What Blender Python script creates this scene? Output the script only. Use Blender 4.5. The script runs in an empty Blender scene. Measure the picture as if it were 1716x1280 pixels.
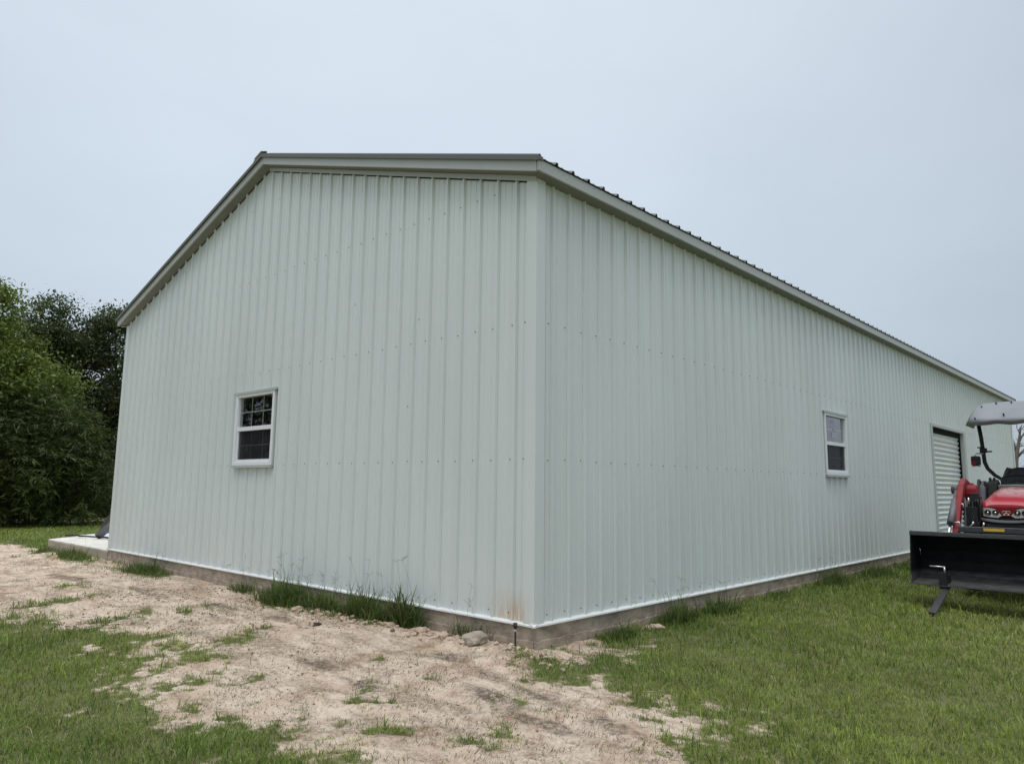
import bpy, math, random
import numpy as np
from mathutils import Vector, Matrix
random.seed(7); rng = np.random.default_rng(7)
S = bpy.context.scene
COL = S.collection
PI = math.pi

# ------------------------------------------------------------------ tags
def tag(o, label=None, cat=None, group=None, kind=None):
    if label: o['label'] = label
    if cat: o['category'] = cat
    if group: o['group'] = group
    if kind: o['kind'] = kind
    return o
def empty(name, loc=(0, 0, 0), rz=0.0):
    o = bpy.data.objects.new(name, None); COL.objects.link(o)
    o.empty_display_size = 0.2
    o.location = loc; o.rotation_euler = (0, 0, rz)
    return o

# ------------------------------------------------------------------ materials
def newmat(name):
    m = bpy.data.materials.new(name); m.use_nodes = True
    nt = m.node_tree; b = nt.nodes['Principled BSDF']
    return m, nt, b
def N(nt, t, **kw):
    n = nt.nodes.new(t)
    for k, v in kw.items():
        if k.startswith('i_'):
            key = k[2:]
            key = int(key) if key.isdigit() else key.replace('_', ' ')
            n.inputs[key].default_value = v
        else: setattr(n, k, v)
    return n
def L(nt, a, b): nt.links.new(a, b)
def ramp(nt, fac, stops):
    r = nt.nodes.new('ShaderNodeValToRGB'); e = r.color_ramp.elements
    while len(e) < len(stops): e.new(0.5)
    for i, (p, c) in enumerate(stops):
        e[i].position = p; e[i].color = (c[0], c[1], c[2], 1)
    L(nt, fac, r.inputs[0]); return r.outputs[0]
def noise(nt, vec, scale, detail=4, rough=0.55, dist=0.0):
    n = N(nt, 'ShaderNodeTexNoise'); n.inputs['Scale'].default_value = scale
    n.inputs['Detail'].default_value = detail; n.inputs['Roughness'].default_value = rough
    n.inputs['Distortion'].default_value = dist
    L(nt, vec, n.inputs['Vector']); return n.outputs['Fac']
def coords(nt, scale=(1, 1, 1), which='Object'):
    tc = N(nt, 'ShaderNodeTexCoord'); mp = N(nt, 'ShaderNodeMapping')
    mp.inputs['Scale'].default_value = scale
    L(nt, tc.outputs[which], mp.inputs['Vector']); return mp.outputs[0]
def mixc(nt, f, a, b, mode='MIX'):
    m = N(nt, 'ShaderNodeMix', data_type='RGBA', blend_type=mode)
    for sock, v in ((m.inputs[0], f), (m.inputs[6], a), (m.inputs[7], b)):
        if hasattr(v, 'links'): L(nt, v, sock)
        elif isinstance(v, (int, float)): sock.default_value = v
        else: sock.default_value = (v[0], v[1], v[2], 1)
    return m.outputs[2]
def math_(nt, op, a, b=None, c=None):
    m = N(nt, 'ShaderNodeMath', operation=op)
    for i, v in enumerate((a, b, c)):
        if v is None: continue
        if hasattr(v, 'links'): L(nt, v, m.inputs[i])
        else: m.inputs[i].default_value = v
    return m.outputs[0]
def bump(nt, b, h, strength=0.3, dist=0.01):
    n = N(nt, 'ShaderNodeBump'); n.inputs['Strength'].default_value = strength
    n.inputs['Distance'].default_value = dist
    L(nt, h, n.inputs['Height']); L(nt, n.outputs[0], b.inputs['Normal'])
def simple(name, col, rough=0.5, metal=0.0, var=0.12, vscale=6.0, bmp=0.0, bscale=60, coat=0.0, spec=0.5):
    m, nt, b = newmat(name)
    co = coords(nt)
    f = noise(nt, co, vscale, 5, 0.6)
    c = ramp(nt, f, [(0.3, [x*(1-var) for x in col]), (0.7, [min(1, x*(1+var)) for x in col])])
    L(nt, c, b.inputs['Base Color'])
    b.inputs['Roughness'].default_value = rough; b.inputs['Metallic'].default_value = metal
    b.inputs['Specular IOR Level'].default_value = spec
    b.inputs['Coat Weight'].default_value = coat
    if bmp: bump(nt, b, noise(nt, co, bscale, 4), bmp, 0.004)
    return m

M = {}
def wall_mat():
    m, nt, b = newmat('painted_wall_steel')
    tc = N(nt, 'ShaderNodeTexCoord'); sx = N(nt, 'ShaderNodeSeparateXYZ'); L(nt, tc.outputs['Object'], sx.inputs[0])
    co = coords(nt)
    base = (0.685, 0.735, 0.722)
    big = noise(nt, coords(nt, (0.9, 0.9, 0.35)), 1.0, 4, 0.5)
    c = ramp(nt, big, [(0.3, [x*0.955 for x in base]), (0.7, [x*1.03 for x in base])])
    # faint vertical rain streaks
    st = noise(nt, coords(nt, (14, 14, 0.35)), 2.0, 5, 0.65)
    c = mixc(nt, math_(nt, 'MULTIPLY', ramp(nt, st, [(0.52, (0, 0, 0)), (0.75, (1, 1, 1))]), 0.10), c, (0.50, 0.54, 0.50))
    # splash dirt near the bottom edge
    lowm = N(nt, 'ShaderNodeMapRange'); lowm.inputs[1].default_value = 0.30; lowm.inputs[2].default_value = 0.02
    L(nt, sx.outputs[2], lowm.inputs[0])
    spl = noise(nt, coords(nt, (9, 9, 5)), 3.0, 6, 0.7)
    c = mixc(nt, math_(nt, 'MULTIPLY', math_(nt, 'MULTIPLY', lowm.outputs[0], ramp(nt, spl, [(0.45, (0, 0, 0)), (0.8, (1, 1, 1))])), 0.35), c, (0.55, 0.47, 0.38))
    # rust-coloured clay stain by the corner, on the gable side
    def band(v, lo0, lo1, hi1, hi0):
        a = N(nt, 'ShaderNodeMapRange'); a.interpolation_type = 'SMOOTHSTEP'; a.inputs[1].default_value = lo0; a.inputs[2].default_value = lo1; L(nt, v, a.inputs[0])
        d = N(nt, 'ShaderNodeMapRange'); d.interpolation_type = 'SMOOTHSTEP'; d.inputs[1].default_value = hi0; d.inputs[2].default_value = hi1; L(nt, v, d.inputs[0])
        return math_(nt, 'MULTIPLY', a.outputs[0], d.outputs[0])
    bx = band(sx.outputs[0], -0.52, -0.30, -0.12, 0.02)
    bz = band(sx.outputs[2], -0.2, -0.1, 0.0, 0.33)
    by = N(nt, 'ShaderNodeMapRange'); by.inputs[1].default_value = 0.06; by.inputs[2].default_value = 0.02; L(nt, sx.outputs[1], by.inputs[0])
    rs = noise(nt, coords(nt, (26, 26, 2.2)), 2.0, 6, 0.7)
    f = math_(nt, 'MULTIPLY', math_(nt, 'MULTIPLY', bx, bz), math_(nt, 'MULTIPLY', by.outputs[0], ramp(nt, rs, [(0.38, (0, 0, 0)), (0.58, (1, 1, 1))])))
    c = mixc(nt, math_(nt, 'MULTIPLY', f, 0.72), c, (0.60, 0.36, 0.17))
    L(nt, c, b.inputs['Base Color'])
    b.inputs['Roughness'].default_value = 0.30
    b.inputs['Specular IOR Level'].default_value = 0.5
    wv = noise(nt, coords(nt, (1.0, 1.0, 0.5)), 2.3, 3, 0.5)
    bump(nt, b, wv, 0.30, 0.012)
    return m
M['wall'] = wall_mat()
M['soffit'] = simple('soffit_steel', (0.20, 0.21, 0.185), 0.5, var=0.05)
M['trim'] = simple('painted_trim_steel', (0.455, 0.475, 0.46), 0.42, var=0.04, vscale=2)
M['white_trim'] = simple('white_flashing', (0.80, 0.81, 0.80), 0.32, var=0.06, vscale=8)
M['roof'] = simple('roof_steel', (0.15, 0.155, 0.15), 0.45, var=0.08, vscale=3)
M['ridge'] = simple('ridge_cap_steel', (0.72, 0.73, 0.71), 0.4, var=0.06)
M['rake'] = simple('rake_trim_steel', (0.12, 0.125, 0.11), 0.45, var=0.05)
M['screw'] = simple('screw_head_steel', (0.10, 0.10, 0.095), 0.5, metal=0.4)
M['vinyl'] = simple('white_vinyl', (0.80, 0.82, 0.84), 0.35, var=0.03)
M['grille_metal'] = simple('window_grille', (0.55, 0.55, 0.47), 0.5, var=0.05)
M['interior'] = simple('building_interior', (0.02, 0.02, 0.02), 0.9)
M['black'] = simple('black_rubber', (0.012, 0.012, 0.013), 0.6)
M['sticker'] = simple('paper_sticker', (0.42, 0.45, 0.50), 0.7, var=0.05)
M['door_steel'] = simple('galvanised_door', (0.72, 0.76, 0.77), 0.3, metal=0.2, var=0.05, vscale=3)
M['curtain_dark'] = simple('dark_track_steel', (0.008, 0.008, 0.009), 0.8, spec=0.1)
M['gpaint'] = simple('dark_grey_steel', (0.055, 0.058, 0.06), 0.42, var=0.25, vscale=14, bmp=0.1)
M['gsteel'] = simple('mid_grey_steel', (0.13, 0.135, 0.14), 0.45, var=0.2, vscale=10)
M['chrome'] = simple('chrome_rod', (0.85, 0.86, 0.87), 0.12, metal=1.0, var=0.02)
M['zinc'] = simple('zinc_fitting', (0.75, 0.75, 0.72), 0.3, metal=0.8, var=0.05)
M['redpaint'] = simple('red_machine_paint', (0.22, 0.008, 0.013), 0.45, var=0.15, vscale=6, coat=0.0, spec=0.3)
M['plastic'] = simple('charcoal_plastic', (0.085, 0.09, 0.096), 0.55, var=0.15, bmp=0.1)
M['lightplastic'] = simple('silver_grey_bumper', (0.24, 0.245, 0.24), 0.5, var=0.12)
M['seatvinyl'] = simple('black_seat_vinyl', (0.016, 0.017, 0.02), 0.42)
M['yellow'] = simple('yellow_decal', (0.72, 0.50, 0.06), 0.5, var=0.08)
M['whiteprint'] = simple('pale_print', (0.78, 0.72, 0.66), 0.5)
M['canopy'] = simple('grey_fibreglass', (0.225, 0.24, 0.262), 0.42, var=0.10, vscale=3.0, bmp=0.12, bscale=5)
M['lamp_silver'] = simple('lamp_reflector', (0.62, 0.62, 0.60), 0.22, metal=0.7)
M['lamp_dark'] = simple('lamp_dark', (0.03, 0.03, 0.03), 0.2)
M['tyre'] = simple('tyre_rubber', (0.02, 0.02, 0.02), 0.8, bmp=0.3)
M['rim'] = simple('grey_rim', (0.45, 0.45, 0.44), 0.4)
M['sheet'] = simple('white_sheet', (0.80, 0.84, 0.90), 0.4, var=0.04)
M['pink'] = simple('pink_ribbon', (0.72, 0.10, 0.22), 0.5)
M['wood'] = simple('pale_wood', (0.62, 0.50, 0.36), 0.7)
M['rusty'] = simple('rusty_rod', (0.055, 0.04, 0.035), 0.8, var=0.5, vscale=40)

def bucket_mat():
    m, nt, b = newmat('worn_black_bucket')
    co = coords(nt); tc = N(nt, 'ShaderNodeTexCoord'); sx = N(nt, 'ShaderNodeSeparateXYZ'); L(nt, tc.outputs['Object'], sx.inputs[0])
    c = ramp(nt, noise(nt, co, 8, 5), [(0.3, (0.007, 0.008, 0.010)), (0.7, (0.015, 0.017, 0.021))])
    # worn, dusty floor plate
    mr = N(nt, 'ShaderNodeMapRange'); mr.inputs[1].default_value = 0.36; mr.inputs[2].default_value = 0.30; L(nt, sx.outputs[2], mr.inputs[0])
    du = ramp(nt, noise(nt, coords(nt, (2.5, 9, 9)), 3, 6, 0.7), [(0.42, (0, 0, 0)), (0.62, (1, 1, 1))])
    c = mixc(nt, mr.outputs[0], c, (0.065, 0.068, 0.072))
    c = mixc(nt, math_(nt, 'MULTIPLY', math_(nt, 'MULTIPLY', mr.outputs[0], du), 0.75), c, (0.20, 0.19, 0.165))
    sc = ramp(nt, noise(nt, co, 30, 6, 0.75), [(0.66, (0, 0, 0)), (0.74, (1, 1, 1))])
    c = mixc(nt, math_(nt, 'MULTIPLY', sc, 0.25), c, (0.16, 0.16, 0.15))
    L(nt, c, b.inputs['Base Color']); b.inputs['Roughness'].default_value = 0.6; b.inputs['Specular IOR Level'].default_value = 0.2
    bump(nt, b, noise(nt, co, 20, 5), 0.15, 0.005)
    return m
M['bucket'] = bucket_mat()
def hood_mat():
    m, nt, b = newmat('dusty_red_hood')
    co = coords(nt); tc = N(nt, 'ShaderNodeTexCoord'); sx = N(nt, 'ShaderNodeSeparateXYZ'); L(nt, tc.outputs['Object'], sx.inputs[0])
    mr = N(nt, 'ShaderNodeMapRange'); mr.inputs[1].default_value = 1.24; mr.inputs[2].default_value = 1.36; L(nt, sx.outputs[2], mr.inputs[0])
    du = ramp(nt, noise(nt, coords(nt, (5, 3, 5)), 3, 6, 0.7), [(0.40, (0, 0, 0)), (0.56, (1, 1, 1))])
    c = mixc(nt, math_(nt, 'MULTIPLY', math_(nt, 'MULTIPLY', mr.outputs[0], du), 0.8), (0.44, 0.028, 0.045), (0.46, 0.36, 0.27))
    L(nt, c, b.inputs['Base Color']); b.inputs['Roughness'].default_value = 0.27; b.inputs['Coat Weight'].default_value = 0.3
    return m
M['hood'] = hood_mat()
def glass_mat(name, tint, refl=0.0):
    m, nt, b = newmat(name)
    nt.nodes.remove(b); out = [n for n in nt.nodes if n.type == 'OUTPUT_MATERIAL'][0]
    t = N(nt, 'ShaderNodeBsdfTransparent'); t.inputs[0].default_value = (*tint, 1)
    g = N(nt, 'ShaderNodeBsdfGlossy'); g.inputs['Roughness'].default_value = 0.02
    lw = N(nt, 'ShaderNodeLayerWeight'); lw.inputs[0].default_value = 0.5
    f5 = math_(nt, 'POWER', lw.outputs['Facing'], 5.0)
    f3 = math_(nt, 'MINIMUM', math_(nt, 'ADD', math_(nt, 'MULTIPLY', f5, 2.9), 0.07), 1.0)
    mx = N(nt, 'ShaderNodeMixShader'); L(nt, f3, mx.inputs[0]); L(nt, t.outputs[0], mx.inputs[1]); L(nt, g.outputs[0], mx.inputs[2])
    L(nt, mx.outputs[0], out.inputs[0]); return m
M['glass'] = glass_mat('window_glass', (0.75, 0.8, 0.8))
def screen_mat():
    m, nt, b = newmat('insect_screen')
    nt.nodes.remove(b); out = [n for n in nt.nodes if n.type == 'OUTPUT_MATERIAL'][0]
    t = N(nt, 'ShaderNodeBsdfTransparent')
    g = N(nt, 'ShaderNodeBsdfDiffuse'); g.inputs[0].default_value = (0.035, 0.038, 0.04, 1)
    mx = N(nt, 'ShaderNodeMixShader'); mx.inputs[0].default_value = 0.62
    L(nt, t.outputs[0], mx.inputs[1]); L(nt, g.outputs[0], mx.inputs[2]); L(nt, mx.outputs[0], out.inputs[0]); return m
M['screen'] = screen_mat()
def concrete_mat(name, base, lower=None):
    m, nt, b = newmat(name); co = coords(nt)
    a = noise(nt, co, 2.2, 6, 0.65); bb = noise(nt, co, 26, 5, 0.7)
    c = ramp(nt, a, [(0.28, [x*0.72 for x in base]), (0.55, base), (0.8, [x*1.15 for x in base])])
    c = mixc(nt, 0.25, c, ramp(nt, bb, [(0.3, [x*0.6 for x in base]), (0.7, [min(1, x*1.3) for x in base])]))
    st = noise(nt, coords(nt, (7, 7, 1.0)), 2, 5, 0.6)
    c = mixc(nt, math_(nt, 'MULTIPLY', ramp(nt, st, [(0.5, (0, 0, 0)), (0.75, (1, 1, 1))]), 0.4), c, [x*0.55 for x in base])
    L(nt, c, b.inputs['Base Color']); b.inputs['Roughness'].default_value = 0.9
    bump(nt, b, bb, 0.8, 0.010); return m
M['conc'] = concrete_mat('foundation_concrete', (0.42, 0.355, 0.285))
def grime(m):
    nt = m.node_tree; b = nt.nodes['Principled BSDF']; src = b.inputs['Base Color'].links[0].from_socket
    g = ramp(nt, noise(nt, coords(nt, (3.2, 3.2, 7)), 1.6, 7, 0.72), [(0.38, (0.58, 0.56, 0.54)), (0.50, (0.92, 0.90, 0.88)), (0.62, (1.15, 1.12, 1.06))])
    L(nt, mixc(nt, 0.9, src, g, 'MULTIPLY'), b.inputs['Base Color'])
grime(M['conc'])
M['slab'] = concrete_mat('slab_concrete', (0.80, 0.76, 0.68))
def shade_sides(m):  # paints the slab's sides darker brown to stand for their shade
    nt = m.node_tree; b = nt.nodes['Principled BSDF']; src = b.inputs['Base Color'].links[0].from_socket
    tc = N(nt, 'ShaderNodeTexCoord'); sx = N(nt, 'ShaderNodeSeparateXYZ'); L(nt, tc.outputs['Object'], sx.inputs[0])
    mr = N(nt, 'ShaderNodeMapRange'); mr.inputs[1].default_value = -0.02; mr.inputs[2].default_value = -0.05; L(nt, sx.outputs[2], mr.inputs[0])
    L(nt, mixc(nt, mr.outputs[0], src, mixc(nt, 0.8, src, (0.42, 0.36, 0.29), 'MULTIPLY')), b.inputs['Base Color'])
shade_sides(M['slab'])
M['rock'] = concrete_mat('concrete_rock', (0.44, 0.375, 0.30))

def ground_mat():
    m, nt, b = newmat('clay_and_lawn_soil'); co = coords(nt)
    at = N(nt, 'ShaderNodeAttribute', attribute_name='grass')
    at2 = N(nt, 'ShaderNodeAttribute', attribute_name='litter')
    base = ramp(nt, noise(nt, co, 2.6, 8, 0.68, 0.4), [(0.25, (0.42, 0.28, 0.195)), (0.40, (0.72, 0.54, 0.41)), (0.56, (0.90, 0.745, 0.60)), (0.8, (0.80, 0.61, 0.47))])
    fine = ramp(nt, noise(nt, co, 34, 8, 0.72), [(0.34, (0.30, 0.27, 0.24)), (0.46, (0.86, 0.85, 0.84)), (0.6, (1.05, 1.05, 1.05))])
    fine2 = ramp(nt, noise(nt, co, 95, 4, 0.7), [(0.36, (0.45, 0.42, 0.40)), (0.46, (0.95, 0.95, 0.95)), (0.62, (1.1, 1.1, 1.1))])
    mott = ramp(nt, noise(nt, co, 3.3, 5, 0.65, 0.6), [(0.42, (0.10, 0.10, 0.10)), (0.60, (1, 1, 1))])
    c = mixc(nt, math_(nt, 'MULTIPLY', mott, 0.95), base, fine, 'MULTIPLY')
    c = mixc(nt, math_(nt, 'MULTIPLY', mott, 0.85), c, fine2, 'MULTIPLY')
    # raked-out dark streaks of dead thatch
    sm = N(nt, 'ShaderNodeMapping'); sm.inputs['Rotation'].default_value = (0, 0, math.radians(-42)); sm.inputs['Scale'].default_value = (1.4, 4.5, 1)
    tc = N(nt, 'ShaderNodeTexCoord'); L(nt, tc.outputs['Object'], sm.inputs['Vector'])
    s1 = ramp(nt, noise(nt, sm.outputs[0], 1.3, 8, 0.72), [(0.47, (0, 0, 0)), (0.59, (1, 1, 1))])
    grit = ramp(nt, noise(nt, co, 22, 8, 0.8), [(0.40, (0.15, 0.15, 0.15)), (0.56, (1, 1, 1))])
    c = mixc(nt, math_(nt, 'MULTIPLY', math_(nt, 'MULTIPLY', s1, grit), 0.72), c, (0.24, 0.185, 0.13))
    spk = ramp(nt, noise(nt, co, 75, 4, 0.6), [(0.62, (0, 0, 0)), (0.68, (1, 1, 1))])
    c = mixc(nt, math_(nt, 'MULTIPLY', math_(nt, 'MULTIPLY', spk, mott), 0.6), c, (0.15, 0.11, 0.08))
    c = mixc(nt, math_(nt, 'MULTIPLY', math_(nt, 'MULTIPLY', at2.outputs['Fac'], grit), 0.9), c, (0.15, 0.115, 0.085))
    gcol = ramp(nt, noise(nt, co, 9, 6, 0.7), [(0.3, (0.07, 0.085, 0.022)), (0.6, (0.115, 0.145, 0.038)), (0.8, (0.19, 0.18, 0.085))])
    farn = ramp(nt, noise(nt, co, 0.35, 6, 0.65), [(0.3, (0.13, 0.165, 0.04)), (0.7, (0.20, 0.225, 0.065))])
    gcol = mixc(nt, 0.5, gcol, farn)
    gm = math_(nt, 'MULTIPLY', at.outputs['Fac'], 1.0)
    nn = math_(nt, 'ADD', gm, math_(nt, 'MULTIPLY', math_(nt, 'SUBTRACT', noise(nt, co, 14, 6, 0.7), 0.5), 0.9))
    fac = math_(nt, 'MULTIPLY', ramp(nt, nn, [(0.45, (0, 0, 0)), (0.80, (1, 1, 1))]), 0.85)
    c = mixc(nt, fac, c, gcol)
    L(nt, c, b.inputs['Base Color']); b.inputs['Roughness'].default_value = 0.95; b.inputs['Specular IOR Level'].default_value = 0.15
    h = math_(nt, 'ADD', math_(nt, 'MULTIPLY', noise(nt, co, 12, 8, 0.7), 1.0), math_(nt, 'MULTIPLY', noise(nt, co, 60, 5, 0.7), 0.35))
    bump(nt, b, h, 1.0, 0.045)
    return m
M['ground'] = ground_mat()

def leafy(name, trans=0.35, rough=0.5):
    m, nt, b = newmat(name)
    at = N(nt, 'ShaderNodeAttribute', attribute_name='col')
    L(nt, at.outputs['Color'], b.inputs['Base Color']); b.inputs['Roughness'].default_value = rough
    b.inputs['Specular IOR Level'].default_value = 0.35
    out = [n for n in nt.nodes if n.type == 'OUTPUT_MATERIAL'][0]
    tr = N(nt, 'ShaderNodeBsdfTranslucent'); L(nt, at.outputs['Color'], tr.inputs[0])
    mx = N(nt, 'ShaderNodeMixShader'); mx.inputs[0].default_value = trans
    L(nt, b.outputs[0], mx.inputs[1]); L(nt, tr.outputs[0], mx.inputs[2]); L(nt, mx.outputs[0], out.inputs[0])
    return m
M['blade'] = leafy('grass_blade', 0.3)
M['leaf'] = leafy('tree_leaf', 0.28, 0.45)
M['bark'] = simple('bark', (0.075, 0.06, 0.048), 0.9, var=0.3, vscale=9, bmp=0.6, bscale=18)
M['deadbark'] = simple('dead_bark', (0.16, 0.14, 0.12), 0.9, var=0.3, vscale=6, bmp=0.5, bscale=10)

# ------------------------------------------------------------------ mesh builder
class MB:
    def __init__(s): s.v = []; s.f = []; s.mi = []; s.sm = []
    def add(s, vs, fs, mi=0, smooth=False):
        o = len(s.v); s.v.extend([tuple(x) for x in vs])
        for f in fs: s.f.append(tuple(i+o for i in f)); s.mi.append(mi); s.sm.append(smooth)
        return s
    def box(s, x0, x1, y0, y1, z0, z1, mi=0):
        vs = [(x0,y0,z0),(x1,y0,z0),(x1,y1,z0),(x0,y1,z0),(x0,y0,z1),(x1,y0,z1),(x1,y1,z1),(x0,y1,z1)]
        return s.add(vs, [(0,3,2,1),(4,5,6,7),(0,1,5,4),(1,2,6,5),(2,3,7,6),(3,0,4,7)], mi)
    def obox(s, c, ax, ay, az, hx, hy, hz, mi=0):
        c = Vector(c); ax = Vector(ax).normalized()*hx; ay = Vector(ay).normalized()*hy; az = Vector(az).normalized()*hz
        vs = [c+i*ax+j*ay+k*az for k in (-1,1) for j, i in ((-1,-1),(-1,1),(1,1),(1,-1))]
        return s.add(vs, [(0,3,2,1),(4,5,6,7),(0,1,5,4),(1,2,6,5),(2,3,7,6),(3,0,4,7)], mi)
    def hexa(s, vs, mi=0):
        return s.add(vs, [(0,3,2,1),(4,5,6,7),(0,1,5,4),(1,2,6,5),(2,3,7,6),(3,0,4,7)], mi)
    def tube(s, pts, rad, n=8, mi=0, cap=True, smooth=True):
        pts = [Vector(p) for p in pts]
        if not hasattr(rad, '__len__'): rad = [rad]*len(pts)
        vs = []; up = Vector((0.13, 0.21, 0.97)); prev = None
        for i, p in enumerate(pts):
            t = (pts[min(i+1, len(pts)-1)]-pts[max(i-1, 0)]).normalized()
            if prev is None:
                a = t.cross(up)
                if a.length < 1e-3: a = t.cross(Vector((1, 0, 0)))
                a.normalize()
            else:
                a = (prev-t*prev.dot(t)).normalized()
            prev = a; b = t.cross(a)
            for k in range(n):
                an = 2*PI*k/n; vs.append(p+(a*math.cos(an)+b*math.sin(an))*rad[i])
        fs = [(i*n+k, i*n+(k+1) % n, (i+1)*n+(k+1) % n, (i+1)*n+k) for i in range(len(pts)-1) for k in range(n)]
        s.add(vs, fs, mi, smooth)
        if cap:
            o = len(s.v)-len(vs)
            s.f.append(tuple(o+k for k in reversed(range(n)))); s.mi.append(mi); s.sm.append(False)
            s.f.append(tuple(o+(len(pts)-1)*n+k for k in range(n))); s.mi.append(mi); s.sm.append(False)
        return s
    def prism(s, poly, axis_o, au, av, an, t0, t1, mi=0):
        # polygon in (u,v), extruded along an from t0 to t1
        o = Vector(axis_o); au = Vector(au); av = Vector(av); an = Vector(an); n = len(poly)
        vs = [o+au*u+av*v+an*t0 for u, v in poly]+[o+au*u+av*v+an*t1 for u, v in poly]
        fs = [tuple(reversed(range(n))), tuple(range(n, 2*n))]+[(i, (i+1) % n, n+(i+1) % n, n+i) for i in range(n)]
        return s.add(vs, fs, mi)
    def ball(s, c, r, nu=12, nv=8, mi=0, sc=(1, 1, 1)):
        vs = []; c = Vector(c)
        for j in range(nv+1):
            ph = PI*j/nv
            for i in range(nu):
                th = 2*PI*i/nu
                vs.append((c.x+r*sc[0]*math.sin(ph)*math.cos(th), c.y+r*sc[1]*math.sin(ph)*math.sin(th), c.z+r*sc[2]*math.cos(ph)))
        fs = [(j*nu+i, j*nu+(i+1) % nu, (j+1)*nu+(i+1) % nu, (j+1)*nu+i) for j in range(nv) for i in range(nu)]
        return s.add(vs, fs, mi, True)
    def lathe(s, prof, c, axis='x', n=32, mi=0, smooth=True):
        vs = []; c = Vector(c)
        for (r, h) in prof:
            for k in range(n):
                a = 2*PI*k/n
                if axis == 'x': vs.append(c+Vector((h, r*math.cos(a), r*math.sin(a))))
                elif axis == 'y': vs.append(c+Vector((r*math.cos(a), h, r*math.sin(a))))
                else: vs.append(c+Vector((r*math.cos(a), r*math.sin(a), h)))
        fs = [(i*n+k, i*n+(k+1) % n, (i+1)*n+(k+1) % n, (i+1)*n+k) for i in range(len(prof)-1) for k in range(n)]
        return s.add(vs, fs, mi, smooth)
    def build(s, name, mats, parent=None, bevel=0.0, loc=None, recalc=True):
        me = bpy.data.meshes.new(name)
        me.from_pydata([tuple(v) for v in s.v], [], s.f)
        me.polygons.foreach_set('material_index', s.mi); me.polygons.foreach_set('use_smooth', s.sm)
        for m in (mats if isinstance(mats, (list, tuple)) else [mats]): me.materials.append(m)
        if recalc:
            import bmesh
            bm = bmesh.new(); bm.from_mesh(me); bmesh.ops.recalc_face_normals(bm, faces=bm.faces); bm.to_mesh(me); bm.free()
        me.update()
        o = bpy.data.objects.new(name, me); COL.objects.link(o)
        if parent: o.parent = parent
        if loc: o.location = loc
        if bevel:
            md = o.modifiers.new('bevel', 'BEVEL'); md.width = bevel; md.segments = 2; md.limit_method = 'ANGLE'; md.angle_limit = math.radians(35)
        return o
def np_mesh(name, V, quads, tris, cols, mat, parent=None, loc=(0, 0, 0), smooth=False):
    """big mesh straight from arrays; cols one rgb per vertex"""
    me = bpy.data.meshes.new(name); nv = len(V); nq = len(quads); ntr = len(tris)
    me.vertices.add(nv); me.vertices.foreach_set('co', np.asarray(V, np.float32).ravel())
    li = np.concatenate([np.asarray(quads, np.int32).ravel(), np.asarray(tris, np.int32).ravel()])
    me.loops.add(len(li)); me.loops.foreach_set('vertex_index', li)
    me.polygons.add(nq+ntr)
    st = np.concatenate([np.arange(nq)*4, nq*4+np.arange(ntr)*3]).astype(np.int32)
    me.polygons.foreach_set('loop_start', st)
    if smooth: me.polygons.foreach_set('use_smooth', np.ones(nq+ntr, bool))
    if cols is not None:
        ca = me.color_attributes.new('col', 'FLOAT_COLOR', 'POINT')
        c4 = np.ones((nv, 4), np.float32); c4[:, :3] = cols; ca.data.foreach_set('color', c4.ravel())
    me.materials.append(mat); me.update(calc_edges=True); me.validate()
    o = bpy.data.objects.new(name, me); COL.objects.link(o)
    if parent: o.parent = parent
    o.location = loc
    return o

# ------------------------------------------------------------------ noise in numpy
_T = rng.random((256, 256))
def vnoise(x, y):
    x = np.asarray(x, float); y = np.asarray(y, float)
    xi = np.floor(x).astype(int); yi = np.floor(y).astype(int); fx = x-xi; fy = y-yi
    fx = fx*fx*(3-2*fx); fy = fy*fy*(3-2*fy)
    a = _T[xi & 255, yi & 255]; b = _T[(xi+1) & 255, yi & 255]; c = _T[xi & 255, (yi+1) & 255]; d = _T[(xi+1) & 255, (yi+1) & 255]
    return (a*(1-fx)+b*fx)*(1-fy)+(c*(1-fx)+d*fx)*fy
def fbm(x, y, o=5, g=0.5):
    s = 0; am = 1; t = 0
    for i in range(o):
        s = s+am*vnoise(x*2**i+17.3*i, y*2**i+9.1*i); t += am; am *= g
    return s/t
def sstep(a, b, x):
    t = np.clip((x-a)/(b-a), 0, 1); return t*t*(3-2*t)

# ------------------------------------------------------------------ ground shape
BW, BL = 9.22, 21.69                 # building footprint: x in [-BW,0], y in [0,BL]
CAM = (3.9875, -4.5785, 1.1025)
def wall_dist(x, y):
    dx = np.maximum(np.maximum(-BW-x, x), 0); dy = np.maximum(np.maximum(-y, y-BL), 0)
    return np.hypot(dx, dy)
DIRT = np.array([(-40.0,1.0),(-28.0,0.5),(-16.9,-0.15),(-13.2,0.25),(-12.39,0.72),(-10.34,0.45),(-9.0,0.5),(0.05,0.6),(0.14,0.35),(0.16,-0.1),(0.02,-0.3),(0.46,-0.5),(0.86,-0.40),(1.30,-0.48),(1.55,-0.62),(1.72,-0.85),(1.85,-1.2),(1.9,-1.8),(1.8,-2.6),(0.85,-2.2),(0.57,-2.15),(0.34,-2.22),(-0.06,-2.13),(-0.41,-2.24),(-0.89,-2.28),(-1.26,-1.95),(-1.86,-2.0),(-2.46,-1.93),(-3.13,-1.77),(-4.15,-1.85),(-5.02,-2.05),(-5.6,-2.4),(-8.5,-2.6),(-20,-2.0),(-40,-1.0)])
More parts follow.
